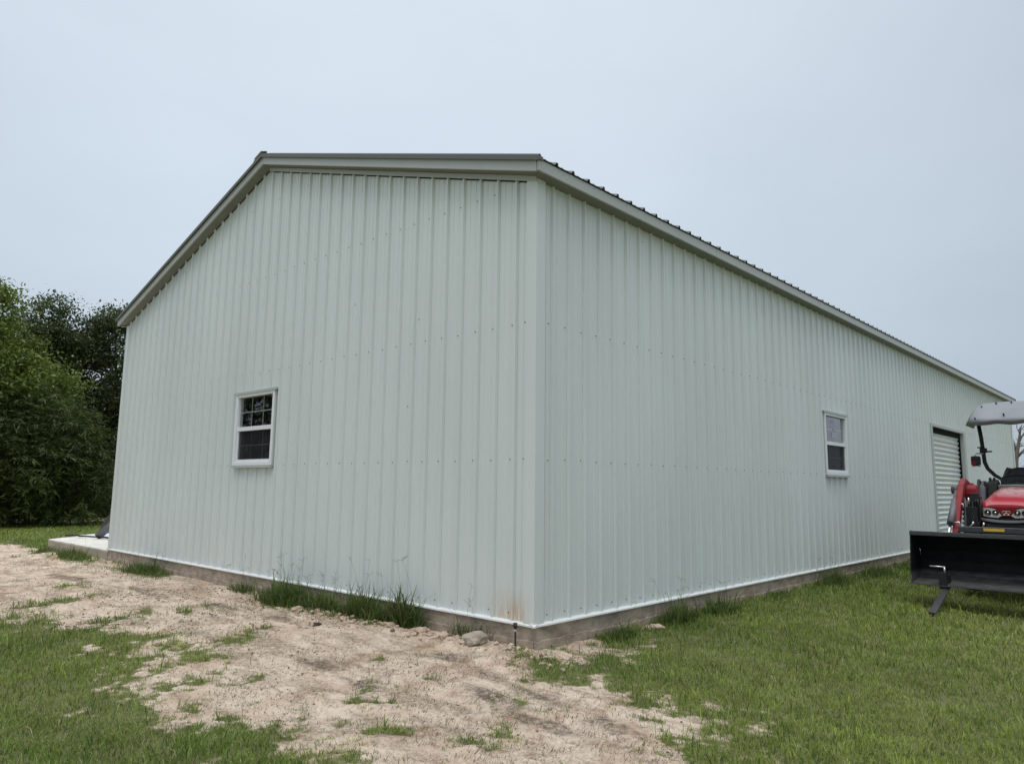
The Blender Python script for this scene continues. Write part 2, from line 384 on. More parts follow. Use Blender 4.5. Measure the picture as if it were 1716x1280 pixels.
GP = [(1.75,-0.55,0.35,0.12),(1.95,-0.95,0.3,0.2),(0.75,-0.42,0.3,0.12),(0.45,-0.2,0.3,0.16),(-5.56,-1.69,0.21,0.49),(-4.03,-1.66,0.23,0.33),(-3.79,-1.17,0.16,0.2),(-2.4,-1.0,0.2,0.2),(-2.09,-1.39,0.3,0.2),(-1.92,-1.82,0.37,0.17),(-0.06,-1.63,0.13,0.12),(0.5,-1.86,0.13,0.1),(0.89,-1.68,0.13,0.11),(0.06,-1.13,0.07,0.07),(-0.68,-0.96,0.09,0.07),(-0.56,-0.71,0.06,0.08),(-0.05,-0.14,0.14,0.1),(0.53,-0.4,0.3,0.2),(0.6,0.0,0.27,0.15),(1.27,-0.40,0.23,0.11),(1.47,-0.27,0.15,0.1),(1.15,-1.07,0.17,0.09),(1.23,-0.59,0.07,0.06),(1.91,-0.79,0.19,0.13),(-8.59,0.3,0.24,0.4),(-11.87,-0.1,0.38,0.5),(1.07,-1.44,0.1,0.09),(-3.1,-0.33,0.75,0.17),(-1.9,-0.28,0.6,0.12),(-7.3,-0.28,0.8,0.2),(-9.6,-0.35,0.7,0.25),(-6.6,-1.3,0.3,0.2)]
DP = [(0.26,0.0,0.21,0.16),(1.55,-0.55,0.2,0.1),(-4.7,-2.36,0.15,0.10),(-2.94,-2.27,0.12,0.06),(-1.74,-2.29,0.08,0.06),(0.1,0.5,0.2,0.2),(0.12,1.50,0.08,0.12)]
def poly_sd(px, py, poly):
    x = px; y = py; n = len(poly); d = np.full(x.shape, 1e9); ins = np.zeros(x.shape, bool)
    for i in range(n):
        ax, ay = poly[i]; bx, by = poly[(i+1) % n]
        ex, ey = bx-ax, by-ay; wx, wy = x-ax, y-ay
        t = np.clip((wx*ex+wy*ey)/(ex*ex+ey*ey), 0, 1)
        d = np.minimum(d, np.hypot(wx-ex*t, wy-ey*t))
        c = ((ay > y) != (by > y)) & (x < (bx-ax)*(y-ay)/(by-ay+1e-12)+ax)
        ins ^= c
    return np.where(ins, d, -d)          # + inside dirt
def grass_mask(x, y):
    """1 = lawn, 0 = bare clay"""
    sd = poly_sd(x, y, DIRT)
    n = fbm(x*1.7+3, y*1.7+8, 5, 0.6)-0.5
    n2 = fbm(x*6+31, y*6+5, 4, 0.6)-0.5
    n3 = fbm(x*17+3, y*17+50, 3, 0.6)-0.5
    v = -sd/0.36+n*3.0+n2*3.2+n3*2.4
    for cx, cy, rx, ry in GP:
        e = 1-np.hypot((x-cx)/rx, (y-cy)/ry); v = np.maximum(v, e*(1.3 if rx > .18 else .45)-0.05+n2*3.2+n*1.2+n3*2.6)
    for cx, cy, rx, ry in DP:
        e = 1-np.hypot((x-cx)/rx, (y-cy)/ry); v = np.minimum(v, -e*1.0+0.1+n2*3.4+n3*3.0+np.where(e < 0, 3.5*(-e), 0))
    # narrow bare strip against the foundation, gable side
    return sstep(-0.9, 1.5, v)
def height(x, y, fine=True):
    x = np.asarray(x, float); y = np.asarray(y, float)
    d = wall_dist(x, y)
    h = -0.185-0.150*sstep(0.0, 4.0, d)
    h = h-0.04*sstep(0.1, 1.2, x)*sstep(-1, 1.5, y)
    h = h+0.035*(fbm(x*0.5, y*0.5, 3)-0.5)*2*sstep(0.3, 2, d)
    if fine:
        g = grass_mask(x, y)
        near = sstep(16, 8, np.hypot(x-CAM[0], y-CAM[1]))
        rough = (fbm(x*3.1+5, y*3.1, 5, 0.6)-0.5)*0.045+(np.abs(fbm(x*9, y*9+3, 4, 0.6)-0.5))*0.05+(fbm(x*21, y*21+3, 2, 0.6)-0.5)*0.012
        h = h+(1-g)*rough*(0.4+0.6*near)+g*(fbm(x*2.3, y*2.3+7, 3)-0.5)*0.03
        h = h+0.10*np.exp(-(((x+11.6)/1.6)**2+((y+0.1)/0.5)**2))
    # lumps of clay thrown up along the gable footing and at the corner
        ber = np.exp(-((y+0.27)/0.15)**2)*sstep(-3.9, -2.4, x)*sstep(0.75, 0.1, x)
        h = h+ber*(0.02+0.10*np.abs(fbm(x*7, y*7, 4, 0.6)-0.45))
        mound = np.exp(-(((x-0.05)/0.42)**2+((y+0.30)/0.20)**2))
        h = h+mound*(0.03+0.09*np.abs(fbm(x*8+4, y*8, 4, 0.6)-0.45))
    return h
def axis_coords(segs):
    out = []
    for a, b, s in segs: out.append(np.arange(a, b, s))
    return np.unique(np.concatenate(out+[[segs[-1][1]]]))
gx = axis_coords([(-600,-100,60),(-100,-40,6),(-40,-14,0.6),(-14,-9,0.09),(-9,-4.5,0.04),(-4.5,3.2,0.025),(3.2,6,0.08),(6,20,0.5),(20,100,6),(100,600,60)])
gy = axis_coords([(-600,-100,60),(-100,-20,6),(-20,-6,0.6),(-6,-3.0,0.06),(-3.0,0.12,0.025),(0.12,3,0.06),(3,12,0.12),(12,40,0.6),(40,100,6),(100,600,60)])
GX, GY = np.meshgrid(gx, gy, indexing='ij')
GH = height(GX.ravel(), GY.ravel()).reshape(GX.shape)
GM = grass_mask(GX.ravel(), GY.ravel())
nx, ny = len(gx), len(gy)
idx = np.arange(nx*ny).reshape(nx, ny)
# leave out the cells wholly under the slab of the building
q = np.stack([idx[:-1, :-1], idx[1:, :-1], idx[1:, 1:], idx[:-1, 1:]], -1).reshape(-1, 4)
V = np.stack([GX.ravel(), GY.ravel(), GH.ravel()], 1)
gr = np_mesh('ground', V, q, np.zeros((0, 3), int), None, M['ground'], smooth=True)
a = gr.data.attributes.new('grass', 'FLOAT', 'POINT'); a.data.foreach_set('value', GM.astype(np.float32))
LIT = [(0.55,-1.05,0.28,0.10),(0.75,-0.85,0.22,0.08),(-0.35,-0.62,0.22,0.10),(0.3,-0.75,0.22,0.07),(1.45,-0.92,0.22,0.1),(1.1,-1.2,0.3,0.1),(-0.9,-1.35,0.3,0.1),(-0.3,-1.45,0.35,0.09),(-2.6,-0.72,0.35,0.08),(-3.6,-0.75,0.5,0.1),(0.75,0.0,0.22,0.1),(-5.5,-0.9,0.7,0.15),(-7.5,-1.1,0.9,0.16)]
lv = np.zeros(nx*ny); xs, ys = GX.ravel(), GY.ravel(); n2 = fbm(xs*7, ys*7, 4, 0.6)-0.5
for cx, cy, rx, ry in LIT: lv = np.maximum(lv, (1-np.hypot((xs-cx)/rx, (ys-cy)/ry))*1.3+n2*2.2)
a = gr.data.attributes.new('litter', 'FLOAT', 'POINT'); a.data.foreach_set('value', np.clip(lv*1.7, 0, 1).astype(np.float32))
tag(gr, 'pale clay yard worn bare beside the metal building, running into mown lawn', None, None, 'structure')

# ------------------------------------------------------------------ grass
def blades(P, ln, wd, lean, az, col, seg=2, up=0.0):
    """P (n,3) roots; ln length; wd width; lean 0..1; az heading; col (n,3)"""
    n = len(P); d = np.stack([np.cos(az), np.sin(az), np.zeros(n)], 1)
    tw = az+PI/2+rng.normal(0, 0.9, n); s = np.stack([np.cos(tw), np.sin(tw), np.zeros(n)], 1)*wd[:, None]*0.5
    z = np.array([[0, 0, 1.0]])
    mid = P+z*(ln*0.55*np.sqrt(np.clip(1-(lean*0.6)**2, 0.05, 1)))[:, None]+d*(ln*0.55*lean*0.6)[:, None]
    tip = mid+z*(ln*0.45*np.clip(1-lean*1.05, -0.5, 1))[:, None]+d*(ln*0.45*np.clip(lean*1.15, 0, 1))[:, None]
    V = np.stack([P-s, P+s, mid+s*0.85, mid-s*0.85, tip], 1).reshape(-1, 3)
    b = np.arange(n)[:, None]*5
    q = b+np.array([[0, 1, 2, 3]]); t = b+np.array([[3, 2, 4]])
    c = np.repeat(col[:, None, :], 5, 1); c[:, :2] *= 0.85; c[:, 4] *= 1.12
    return V, q, t, c.reshape(-1, 3)
def join(parts):
    Vs, Qs, Ts, Cs = [], [], [], []; o = 0
    for V, q, t, c in parts:
        Vs.append(V); Qs.append(q+o); Ts.append(t+o); Cs.append(c); o += len(V)
    return np.concatenate(Vs), np.concatenate(Qs), np.concatenate(Ts), np.concatenate(Cs)
A0, A1 = math.radians(133-50), math.radians(133+50)
def sector(n, r0, r1, p):
    # radius with density ~ r^-p per unit area
    u = rng.random(n); e = 2-p
    r = (r0**e+u*(r1**e-r0**e))**(1/e) if abs(e) > 1e-3 else r0*(r1/r0)**u
    th = A0+rng.random(n)*(A1-A0)
    return CAM[0]+r*np.cos(th), CAM[1]+r*np.sin(th), r
def outside(x, y, m=0.03):
    o = ~((x > -BW-m) & (x < m) & (y > -m) & (y < BL+m))
    return o & ~((x > np.where(y < 1.7, -12.42-.78*np.maximum(y, 0), -13.75-.12*(y-1.7))) & (x < -BW+0.1) & (y > -0.03) & (y < 9.1))
def lawn_cols(x, y, n):
    c1 = np.array([0.140, 0.225, 0.030]); c2 = np.array([0.325, 0.400, 0.075]); c3 = np.array([0.40, 0.36, 0.20]); c0 = np.array([0.07, 0.115, 0.022])
    k = np.clip(fbm(x*0.55+2, y*0.55, 4)*1.5-0.35+rng.normal(0, 0.22, n), 0, 1)[:, None]
    # right-hand lawn is a touch yellower, the strip by the wall greener
    k = np.clip(k+0.18*sstep(0.8, 3, x)[:, None]-0.25*sstep(0.9, 0.0, np.abs(x))[:, None]*sstep(0, 1, y)[:, None], 0, 1)
    c = c1*(1-k)+c2*k
    dk = (rng.random(n) < 0.18)[:, None]; c = np.where(dk, c0, c)
    dr = (rng.random(n) < 0.07)[:, None]; c = np.where(dr, c3, c)
    c = c*(0.62+0.76*fbm(x*7+5, y*7+9, 3, 0.6))[:, None]
    return c*rng.uniform(0.75, 1.25, n)[:, None]
parts = []
x, y, r = sector(900000, 3.1, 30, 1.72)
g = grass_mask(x, y); clumpn = fbm(x*5+11, y*5+2, 3, 0.6)
keep = outside(x, y) & (rng.random(len(x)) < np.clip(g**1.25*1.1-0.02, 0, 1)*(0.55+0.75*clumpn))
x, y, r, cl = x[keep], y[keep], r[keep], clumpn[keep]; n = len(x); sc = np.maximum(1, (r/5.5))**0.78
z = height(x, y)
tall = 0.6+0.9*fbm(x*1.1+40, y*1.1, 4, 0.55)+0.5*(cl-0.5)
edge = sstep(1.0, 0.45, grass_mask(x, y))
ln = rng.uniform(0.026, 0.066, n)*tall*(1-0.45*edge)*np.minimum(sc, 1.9)
parts.append(blades(np.stack([x, y, z-0.004], 1), ln, rng.uniform(0.0024, 0.0046, n)*sc, np.clip(rng.beta(2.6, 1.3, n)*1.08, 0, 1), rng.random(n)*2*PI, lawn_cols(x, y, n)))
lawn_n = n
x, y, r = sector(60000, 3.1, 14, 1.5); g = grass_mask(x, y); tf = fbm(x*9+70, y*9+20, 3, 0.6)
keep = outside(x, y) & (g < 0.5) & (tf > 0.70); x, y, r = x[keep], y[keep], r[keep]; n = len(x); sc = np.maximum(1, r/6)**0.7
parts.append(blades(np.stack([x, y, height(x, y)], 1), rng.uniform(0.015, 0.045, n), rng.uniform(0.003, 0.005, n)*sc, rng.uniform(0.7, 1.0, n), rng.random(n)*2*PI, lawn_cols(x, y, n)*np.array([1.0, .9, 1.1])))
# a few long runners and taller blades standing over the sward
x, y, r = sector(26000, 3.1, 16, 1.4); g = grass_mask(x, y)
keep = outside(x, y) & (g > 0.45) & (fbm(x*2.2+50, y*2.2, 4) > 0.47); x, y, r = x[keep], y[keep], r[keep]; n = len(x); sc = np.maximum(1, r/6)**0.6
parts.append(blades(np.stack([x, y, height(x, y)], 1), rng.uniform(0.07, 0.125, n)*np.minimum(sc, 1.4), rng.uniform(0.0035, 0.006, n)*sc, rng.uniform(0.2, 0.95, n), rng.random(n)*2*PI, lawn_cols(x, y, n)*1.05))
V, q, t, c = join(parts)
o = np_mesh('grass', V, q, t, c, M['blade']); tag(o, 'mown green lawn grass around the bare clay beside the building', 'grass', None, 'stuff')
# dead thatch lying on the clay
x, y, r = sector(90000, 3.1, 15, 1.5); sdm = fbm(x*2.4+9, y*2.4+77, 4, 0.6); g = grass_mask(x, y)
keep = outside(x, y) & (g < 0.6) & (sdm > 0.50); x, y, r = x[keep], y[keep], r[keep]; n = len(x); sc = np.maximum(1, r/6)**0.8
k = rng.random(n)[:, None]; c = np.array([0.16, 0.125, 0.085])*(1-k)+np.array([0.42, 0.35, 0.25])*k
gsel = (rng.random(n) < 0.06)[:, None]; c = np.where(gsel, np.array([0.10, 0.14, 0.045]), c)
ln_ = rng.uniform(0.012, 0.05, n)
V, q, t, c = blades(np.stack([x, y, height(x, y)+0.002], 1), ln_, rng.uniform(0.002, 0.0045, n)*sc, rng.uniform(0.97, 1.02, n), rng.normal(0.7, 1.0, n), c)
o = np_mesh('dead_grass', V, q, t, c, M['blade']); tag(o, 'brown dead grass and thatch scattered over the bare clay', 'dead grass', None, 'stuff')

def clump(name, cx, cy, rx, ry, n, h0, h1, label, stalks=0, dark=1.0, wdt=0.006, tallf=0.12):
    x = cx+np.clip(rng.normal(0, 0.45, n), -1, 1)*rx; y = cy+np.clip(rng.normal(0, 0.45, n), -1.1, 1.1)*ry
    if cx < -0.2 or cy < -0.05: y = np.minimum(y, -0.055)
    else: x = np.maximum(x, 0.055)
    k = rng.random(n)[:, None]
    col = (np.array([0.055, 0.10, 0.020])*(1-k)+np.array([0.155, 0.21, 0.055])*k)*dark
    dr = (rng.random(n) < 0.06)[:, None]; col = np.where(dr, np.array([0.26, 0.22, 0.12]), col)
    hh = rng.uniform(h0, h1, n)*(0.75+0.35*np.exp(-((x-cx)/rx)**2-((y-cy)/ry)**2))
    z0 = height(x, y)
    hh = hh*(0.55+0.75*fbm(x*6+cx, y*6, 3))
    pr = [blades(np.stack([x-cx, y-cy, z0], 1), hh, rng.uniform(0.6, 1.3, n)*wdt, np.clip(rng.beta(2.4, 1.5, n)*1.1, 0, 1), rng.random(n)*2*PI, col)]
    m = int(n*tallf*0.35)
    if m:
        xi = rng.integers(0, n, m)
        pr.append(blades(np.stack([x[xi]-cx, y[xi]-cy, z0[xi]], 1), rng.uniform(h1, h1*1.6, m), rng.uniform(0.006, 0.012, m), rng.uniform(0.1, 0.9, m), rng.random(m)*2*PI, col[xi]*1.1))
    # seed stalks: thin stem and three or four spreading spikes
    sv = []
    for i in range(stalks):
        j = rng.integers(0, n); bx, by, bz = x[j]-cx, y[j]-cy, z0[j]; H = rng.uniform(h1*1.1, h1*2.1); az = rng.random()*2*PI; le = rng.uniform(0.02, 0.16)
        pts = [np.array([bx+math.cos(az)*le*t*t, by+math.sin(az)*le*t*t-0.0, bz+H*t]) for t in (0, .35, .7, 1)]
        w = 0.0008
        segs = [(pts[k], pts[k+1], w) for k in range(3)]
        for s in range(rng.integers(2, 5)):
            a2 = rng.random()*2*PI; e = pts[3]+np.array([math.cos(a2)*0.055, math.sin(a2)*0.055, rng.uniform(-0.02, 0.035)])
            segs.append((pts[3]-np.array([0, 0, 0.012*s]), e, 0.0011))
        for A, B, w in segs:
            d = B-A; s1 = np.cross(d, [0.3, 0.5, 0.2]); s1 = s1/np.linalg.norm(s1)*w; s2 = np.cross(d, s1); s2 = s2/np.linalg.norm(s2)*w
            for ss in (s1, s2): sv.append(np.array([A-ss, A+ss, B+ss, B-ss]))
    if sv:
        Vv = np.concatenate(sv); m = len(sv); qq = np.arange(m*4).reshape(-1, 4)
        pr.append((Vv, qq, np.zeros((0, 3), int), np.tile(np.array([0.17, 0.16, 0.09]), (len(Vv), 1))))
    V, q, t, c = join(pr)
    o = np_mesh(name, V, q, t, c, M['blade'], loc=(cx, cy, 0)); tag(o, label, 'weeds', 'weed clumps along the foundation')
clump('weed_clump', -3.35, -0.22, 0.50, 0.17, 2600, 0.12, 0.27, 'largest dense dark green weed clump against the gable foundation, with seed stalks over the flashing', 9)
clump('weed_clump', -2.62, -0.20, 0.34, 0.12, 1100, 0.09, 0.22, 'low sparse weeds between the two dense clumps on the gable side', 3)
clump('weed_clump', -2.02, -0.18, 0.30, 0.12, 1500, 0.12, 0.28, 'second dense green weed clump on the gable side, right of the largest one', 4)
clump('weed_clump', -1.45, -0.17, 0.26, 0.10, 700, 0.10, 0.30, 'broad bladed coarse weeds at the right end of the growth on the gable side', 2, 0.85, 0.010, 0.25)
clump('weed_clump', -0.62, -0.12, 0.26, 0.07, 120, 0.10, 0.24, 'thin scraggly weeds against bare footing behind the concrete chunk near the corner', 2, 0.8)
clump('weed_clump', -4.45, -0.16, 0.34, 0.10, 260, 0.08, 0.20, 'sparse wispy weeds left of the largest gable clump', 3, 0.9)
clump('weed_clump', -7.15, -0.22, 0.70, 0.16, 1500, 0.09, 0.20, 'long low weed strip at the foundation below and left of the gable window', 2)
clump('weed_clump', -10.1, -0.32, 0.7, 0.20, 1300, 0.08, 0.19, 'green weeds at the foot of the bare slab beyond the left wall corner', 2, 1.1)
clump('weed_clump', -11.9, -0.2, 0.30, 0.15, 500, 0.08, 0.18, 'small weed tuft at the far outer corner of the bare slab', 0, 1.1)
clump('weed_clump', 0.20, 0.95, 0.10, 0.22, 500, 0.06, 0.15, 'short weeds on the long side closest to the building corner', 3)
clump('weed_clump', 0.17, 1.95, 0.11, 0.26, 1300, 0.10, 0.24, 'dense arching weed clump on the long side, second from the building corner', 3)
clump('weed_clump', 0.20, 2.75, 0.14, 0.36, 1500, 0.10, 0.20, 'bushy bright weed clump on the long side in the middle of the row', 3, 1.1)
clump('weed_clump', 0.16, 4.3, 0.12, 0.30, 300, 0.06, 0.12, 'thin low weeds on the long side before the window', 3)
clump('weed_clump', 0.20, 6.05, 0.15, 0.42, 1500, 0.11, 0.24, 'weed clump with tall seed stalks under the right edge of the long side window', 5)
clump('weed_clump', 0.24, 7.6, 0.16, 0.7, 1700, 0.09, 0.20, 'long ragged weed strip on the long side beyond the window', 2)
clump('weed_clump', 0.26, 9.6, 0.16, 0.7, 1300, 0.08, 0.18, 'low weeds on the long side next to the loader bucket', 3)

# clay crumbs
def rock_mesh(mb, c, r, sc=(1, 1, 0.7), seed=0, mi=0):
    import bmesh
    rr = random.Random(seed); bm = bmesh.new(); bmesh.ops.create_icosphere(bm, subdivisions=3 if r > 0.035 else (2 if r > 0.009 else 1), radius=1)
    off = Vector((rr.uniform(0, 50), rr.uniform(0, 50), rr.uniform(0, 50)))
    from mathutils import noise as mn
    vs = []; rot = Matrix.Rotation(rr.uniform(0, 6.3), 3, 'Z') @ Matrix.Rotation(rr.uniform(-.4, .4), 3, 'X')
    for v in bm.verts:
        k = 0.95+0.6*mn.noise(v.co*1.2+off)+0.3*mn.noise(v.co*2.6+off)+(0.18*abs(mn.noise(v.co*6+off)) if r > 0.035 else 0)
        p = rot @ Vector((v.co.x*k*sc[0], v.co.y*k*sc[1], v.co.z*k*sc[2]))*r
        vs.append((c[0]+p.x, c[1]+p.y, c[2]+p.z))
    mb.add(vs, [tuple(v.index for v in f.verts) for f in bm.faces], mi, False); bm.free()
m_clod = concrete_mat('clay_clod', (0.60, 0.46, 0.35)); m_clod2 = concrete_mat('brown_clod', (0.22, 0.165, 0.115))
tmpl = []
for sub in (1, 2):
    for q_ in range(8):
        m0 = MB(); rock_mesh(m0, (0, 0, 0), 0.02 if sub == 2 else 0.005, (1, random.uniform(.6, 1.1), random.uniform(.5, .8)), q_+20*sub)
        tmpl.append((np.array(m0.v)/(0.02 if sub == 2 else 0.005), np.array(m0.f)))
NC = 6500
ccx = np.where(np.arange(NC) < 420, rng.uniform(-2.9, 0.6, NC), rng.uniform(-5.5, 2.0, NC))
ccy = np.where(np.arange(NC) < 420, rng.normal(-0.28, 0.09, NC), rng.uniform(-2.3, -0.12, NC))
ccy = np.minimum(ccy, -0.07)
crr = np.where(np.arange(NC) < 420, 0.006+0.020*rng.random(NC)**1.5, (0.0025+0.007*rng.random(NC)**3)*np.where(ccx > -2, 1, 1.4))
cm = fbm(ccx*2.1+90, ccy*2.1, 4, 0.6); ck = (np.arange(NC) < 420) | (cm > 0.5)
ccz = height(ccx, ccy)
mb = MB()
for i in np.nonzero(ck)[0]:
    tv, tf_ = tmpl[(8 if crr[i] > 0.008 else 0)+i % 8]; an = rng.random()*6.28; c_, s_ = math.cos(an), math.sin(an)
    v = tv*crr[i]; v = np.stack([v[:, 0]*c_-v[:, 1]*s_+ccx[i], v[:, 0]*s_+v[:, 1]*c_+ccy[i], v[:, 2]+ccz[i]+crr[i]*.2], 1)
    mb.add(v.tolist(), tf_.tolist(), 0 if random.random() < (0.85 if i < 420 else 0.35) else 1)
o = mb.build('clay_crumbs', [m_clod, m_clod2], recalc=False); tag(o, 'crumbs and clods of dry clay strewn over the bare ground', 'clods', None, 'stuff')
rocks = [(-0.36,-0.30,0.072,(1.35,0.8,0.95),'rock','pitted concrete chunk lying beside the rod near the building corner','concrete chunk'),
 (-0.72,-0.31,0.050,(1.2,0.9,0.6),'clod','rough pale clod left of the pitted concrete chunk','clay clod'),
 (-1.05,-0.27,0.045,(1.0,0.9,0.8),'clod','round clay clod standing against the footing between thin and coarse weeds','clay clod'),
 (-1.42,-0.31,0.040,(1.0,0.9,0.8),'clod','clay clod in front of the coarse bladed weeds','clay clod'),
 (-2.05,-0.36,0.052,(1.5,0.8,0.55),'clod','flat orange tinted clod in front of the second weed clump','clay clod'),
 (-2.85,-0.38,0.050,(1.2,0.8,0.65),'clod','pale clod at the right foot of the largest weed clump','clay clod'),
 (0.35,-0.05,0.05,(1.3,0.9,0.6),'clod','reddish clod in the grass edge just right of the building corner','clay clod'),
 (0.24,1.45,0.060,(0.7,1.2,0.6),'clod','pale stone half buried in the grass by the long side footing','stone')]
for i, (cx, cy, r, sc, mt, lb, cat) in enumerate(rocks):
    mb = MB(); rock_mesh(mb, (0, 0, r*sc[2]*0.45), r, sc, 900+i)
    cz = float(height(np.array([cx]), np.array([cy]))[0])
    o = mb.build('concrete_chunk' if mt == 'rock' else ('stone' if cat == 'stone' else 'clay_clod'), M['rock'] if mt == 'rock' else m_clod, loc=(cx, cy, cz), recalc=False)
    tag(o, lb, cat, 'loose lumps along the foundation')
# dark trampled lump, pink ribbons, wood scrap, rod
mb = MB(); rock_mesh(mb, (0, 0, 0.01), 0.04, (1.3, .8, .5), 77); o = mb.build('mud_lump', M['rusty'], loc=(-2.12, -0.62, float(height(np.array([-2.12]), np.array([-0.62]))[0])), recalc=False)
tag(o, 'small dark muddy lump on the clay in front of the weeds', 'mud lump')
for (cx, cy, lb) in ((0.10, -0.62, 'tiny pink ribbon scrap on clay nearest the building corner'), (0.92, -1.30, 'tiny pink ribbon scrap out in the bare clay')):
    z0 = float(height(np.array([cx]), np.array([cy]))[0]); mb = MB()
    mb.add([(0, 0, 0.006), (0.014, 0.002, 0.008), (0.015, 0.008, 0.014), (0.001, 0.007, 0.008), (0.026, -0.003, 0.006), (0.026, 0.003, 0.012)], [(0, 1, 2, 3), (1, 4, 5, 2)])
    o = mb.build('ribbon_scrap', M['pink'], loc=(cx, cy, z0)); md = o.modifiers.new('t', 'SOLIDIFY'); md.thickness = 0.001; tag(o, lb, 'ribbon', 'pink ribbon scraps')
mb = MB(); mb.obox((0, 0, 0.05), (1, 0.2, 0.3), (0, 1, 0), (-.3, 0, 1), 0.09, 0.012, 0.02); mb.obox((0.02, -0.01, 0.05), (0.3, 0.2, 0.9), (0, 1, 0), (-.9, 0, .3), 0.07, 0.01, 0.016)
o = mb.build('wood_scrap', M['wood'], loc=(-9.9, -0.62, float(height(np.array([-9.9]), np.array([-0.62]))[0]))); tag(o, 'splintered pale wood scrap in the weeds at the slab', 'wood scrap')
rt = empty('ground_rod', (-0.12, -0.085, -0.2)); tag(rt, 'thin rusty ground rod with a clamp standing at the building corner', 'ground rod')
mb = MB(); mb.tube([(0, 0, -0.05), (0.002, 0, 0.1), (0, 0, 0.205)], 0.008, 8); mb.build('rod', M['rusty'], rt)
mb = MB(); mb.tube([(0, 0, 0.185), (0, 0, 0.222)], 0.017, 8); mb.tube([(0.004, -0.012, 0.165), (0.02, -0.014, 0.165)], 0.009, 8, 1); mb.build('clamp', [M['rusty'], M['zinc']], rt)

# ------------------------------------------------------------------ the building
BLD = empty('metal_building', (0, 0, 0)); tag(BLD, 'long pale grey ribbed metal building with gable end and open corner towards the camera', 'metal building')
SL = 0.3145; RX = -4.626
def z_wall_top(x): return 3.775+SL*min(-x, x+9.252) if True else 0   # gable wall top under the soffit
RIB = 0.2286
def profile(u0, u1, first, lapmod):
    """list of (u, w) points across the ribbed sheet"""
    pts = [(u0, 0.0)]; i = 0
    k0 = int(math.floor((u0-first)/RIB))-1
    k = k0
    while first+k*RIB < u1+RIB:
        c = first+k*RIB
        seq = [(c-.0205, 0), (c-.0198, -.0026), (c-.0178, -.0026), (c-.017, .001), (c-.008, .024), (c+.008, .024), (c+.018, 0)]
        if (k % 4) == lapmod: seq += [(c+.029, 0), (c+.030, -.007), (c+.034, -.007), (c+.035, 0)]
        for m in (.076, .152): seq += [(c+m-.009, 0), (c+m-.005, .0045), (c+m+.005, .0045), (c+m+.009, 0)]
        for (u, w) in seq:
            if u0+1e-4 < u < u1-1e-4: pts.append((u, w))
        k += 1
    pts.append((u1, 0.0)); return pts
def w_at(pts, u):
    for (a, wa), (b, wb) in zip(pts, pts[1:]):
        if a <= u <= b: return wa+(wb-wa)*(u-a)/(b-a+1e-9)
    return 0
def ribbed_wall(pts, ztop, opens, place, screws, name, zmid=None):
    mb = MB()
    us = sorted(set([p[0] for p in pts]+[e for o in opens for e in o[:2]]))
    W = [(u, w_at(pts, u)) for u in us]
    for (a, wa), (b, wb) in zip(W, W[1:]):
        if b-a < 1e-6: continue
        m = (a+b)/2; za = ztop(a); zb_ = ztop(b); spans = [(0.012, 0.012, za, zb_)]
        for (o0, o1, z0, z1) in opens:
            if o0 < m < o1: spans = [(0.012, 0.012, z0, z0), (z1, z1, za, zb_)] if z0 > 0.02 else [(z1, z1, za, zb_)]
        for s in spans:
            mb.add([place(a, wa, s[0]), place(b, wb, s[1]), place(b, wb, s[3]), place(a, wa, s[2])], [(0, 1, 2, 3)])
    for (u, z) in screws:
        w = w_at(pts, u); r = 0.0056; n = 6
        ring = [(u+r*math.cos(2*PI*k/n), z+r*math.sin(2*PI*k/n)) for k in range(n)]
        vs = [place(a, w+0.0005, b) for a, b in ring]+[place(u+(a-u)*.8, w+0.006, z+(b-z)*.8) for a, b in ring]
        mb.add(vs, [tuple(range(n, 2*n))]+[(k, (k+1) % n, n+(k+1) % n, n+k) for k in range(n)], 1)
    return mb.build(name, [M['wall'], M['screw']], BLD)
PG = lambda u, w, z: (-u, -w, z)        # gable: u leftwards from corner
PR = lambda u, w, z: (w, u, z)          # long side
# gable wall
gp = profile(0.0, BW, 0.2206, 3)
ztg = lambda u: 3.758+SL*min(u, 9.252-u)
opg = [(4.19, 5.11, 1.34, 2.22)]
sc = []
for k in range(0, 40):
    u = 0.2206+k*RIB
    if u > 9.1: break
    su = u+0.052
    for zz in (1.325, 2.4855, 3.73, 4.72):
        if zz < ztg(su)-0.12 and not (4.1 < su < 5.2 and 1.3 < zz < 2.3) and not (zz == 4.72 and k % 3): sc.append((su+random.uniform(-.004, .004), zz+random.uniform(-.006, .006)))
    sc.append((su, 0.075))
sc += [(0.125, 1.33), (0.12, 2.49), (2.62, 3.05), (1.66, 1.87), (1.52, 2.72), (4.35, 3.4)]
ribbed_wall(gp, ztg, opg, PG, sc, 'wall')
# long side
rp = profile(0.0, BL, 0.2101, 2)
opr = [(6.45, 7.32, 1.34, 2.22), (12.53, 15.27, 0.0, 2.44)]
sc = []
for k in range(0, 94):
    u = 0.2101+k*RIB
    if u > BL-.1: break
    su = u-0.05
    for zz in (0.075, 1.325, 2.4855):
        if zz < 0.1 and 12.4 < su < 15.4: continue
        if (6.3 < su < 7.5 and 1.3 < zz < 2.4) or (12.4 < su < 15.5 and zz < 2.47): continue
        sc.append((su+random.uniform(-.004, .004), zz+random.uniform(-.006, .006)))
sc += [(0.45, 3.6), (1.66, 3.6), (0.095, 1.33), (0.1, 2.49), (0.1, 0.075)]
ribbed_wall(rp, lambda u: 3.74, opr, PR, sc, 'wall')
# far walls (plain ribs, seen from other positions)
ribbed_wall(profile(0.0, BL, 0.2101, 2), lambda u: 3.76, [], lambda u, w, z: (-BW-w, u, z), [], 'wall')
ribbed_wall(profile(0.0, BW, 0.2206, 3), ztg, [], lambda u, w, z: (-u, BL+w, z), [], 'wall')
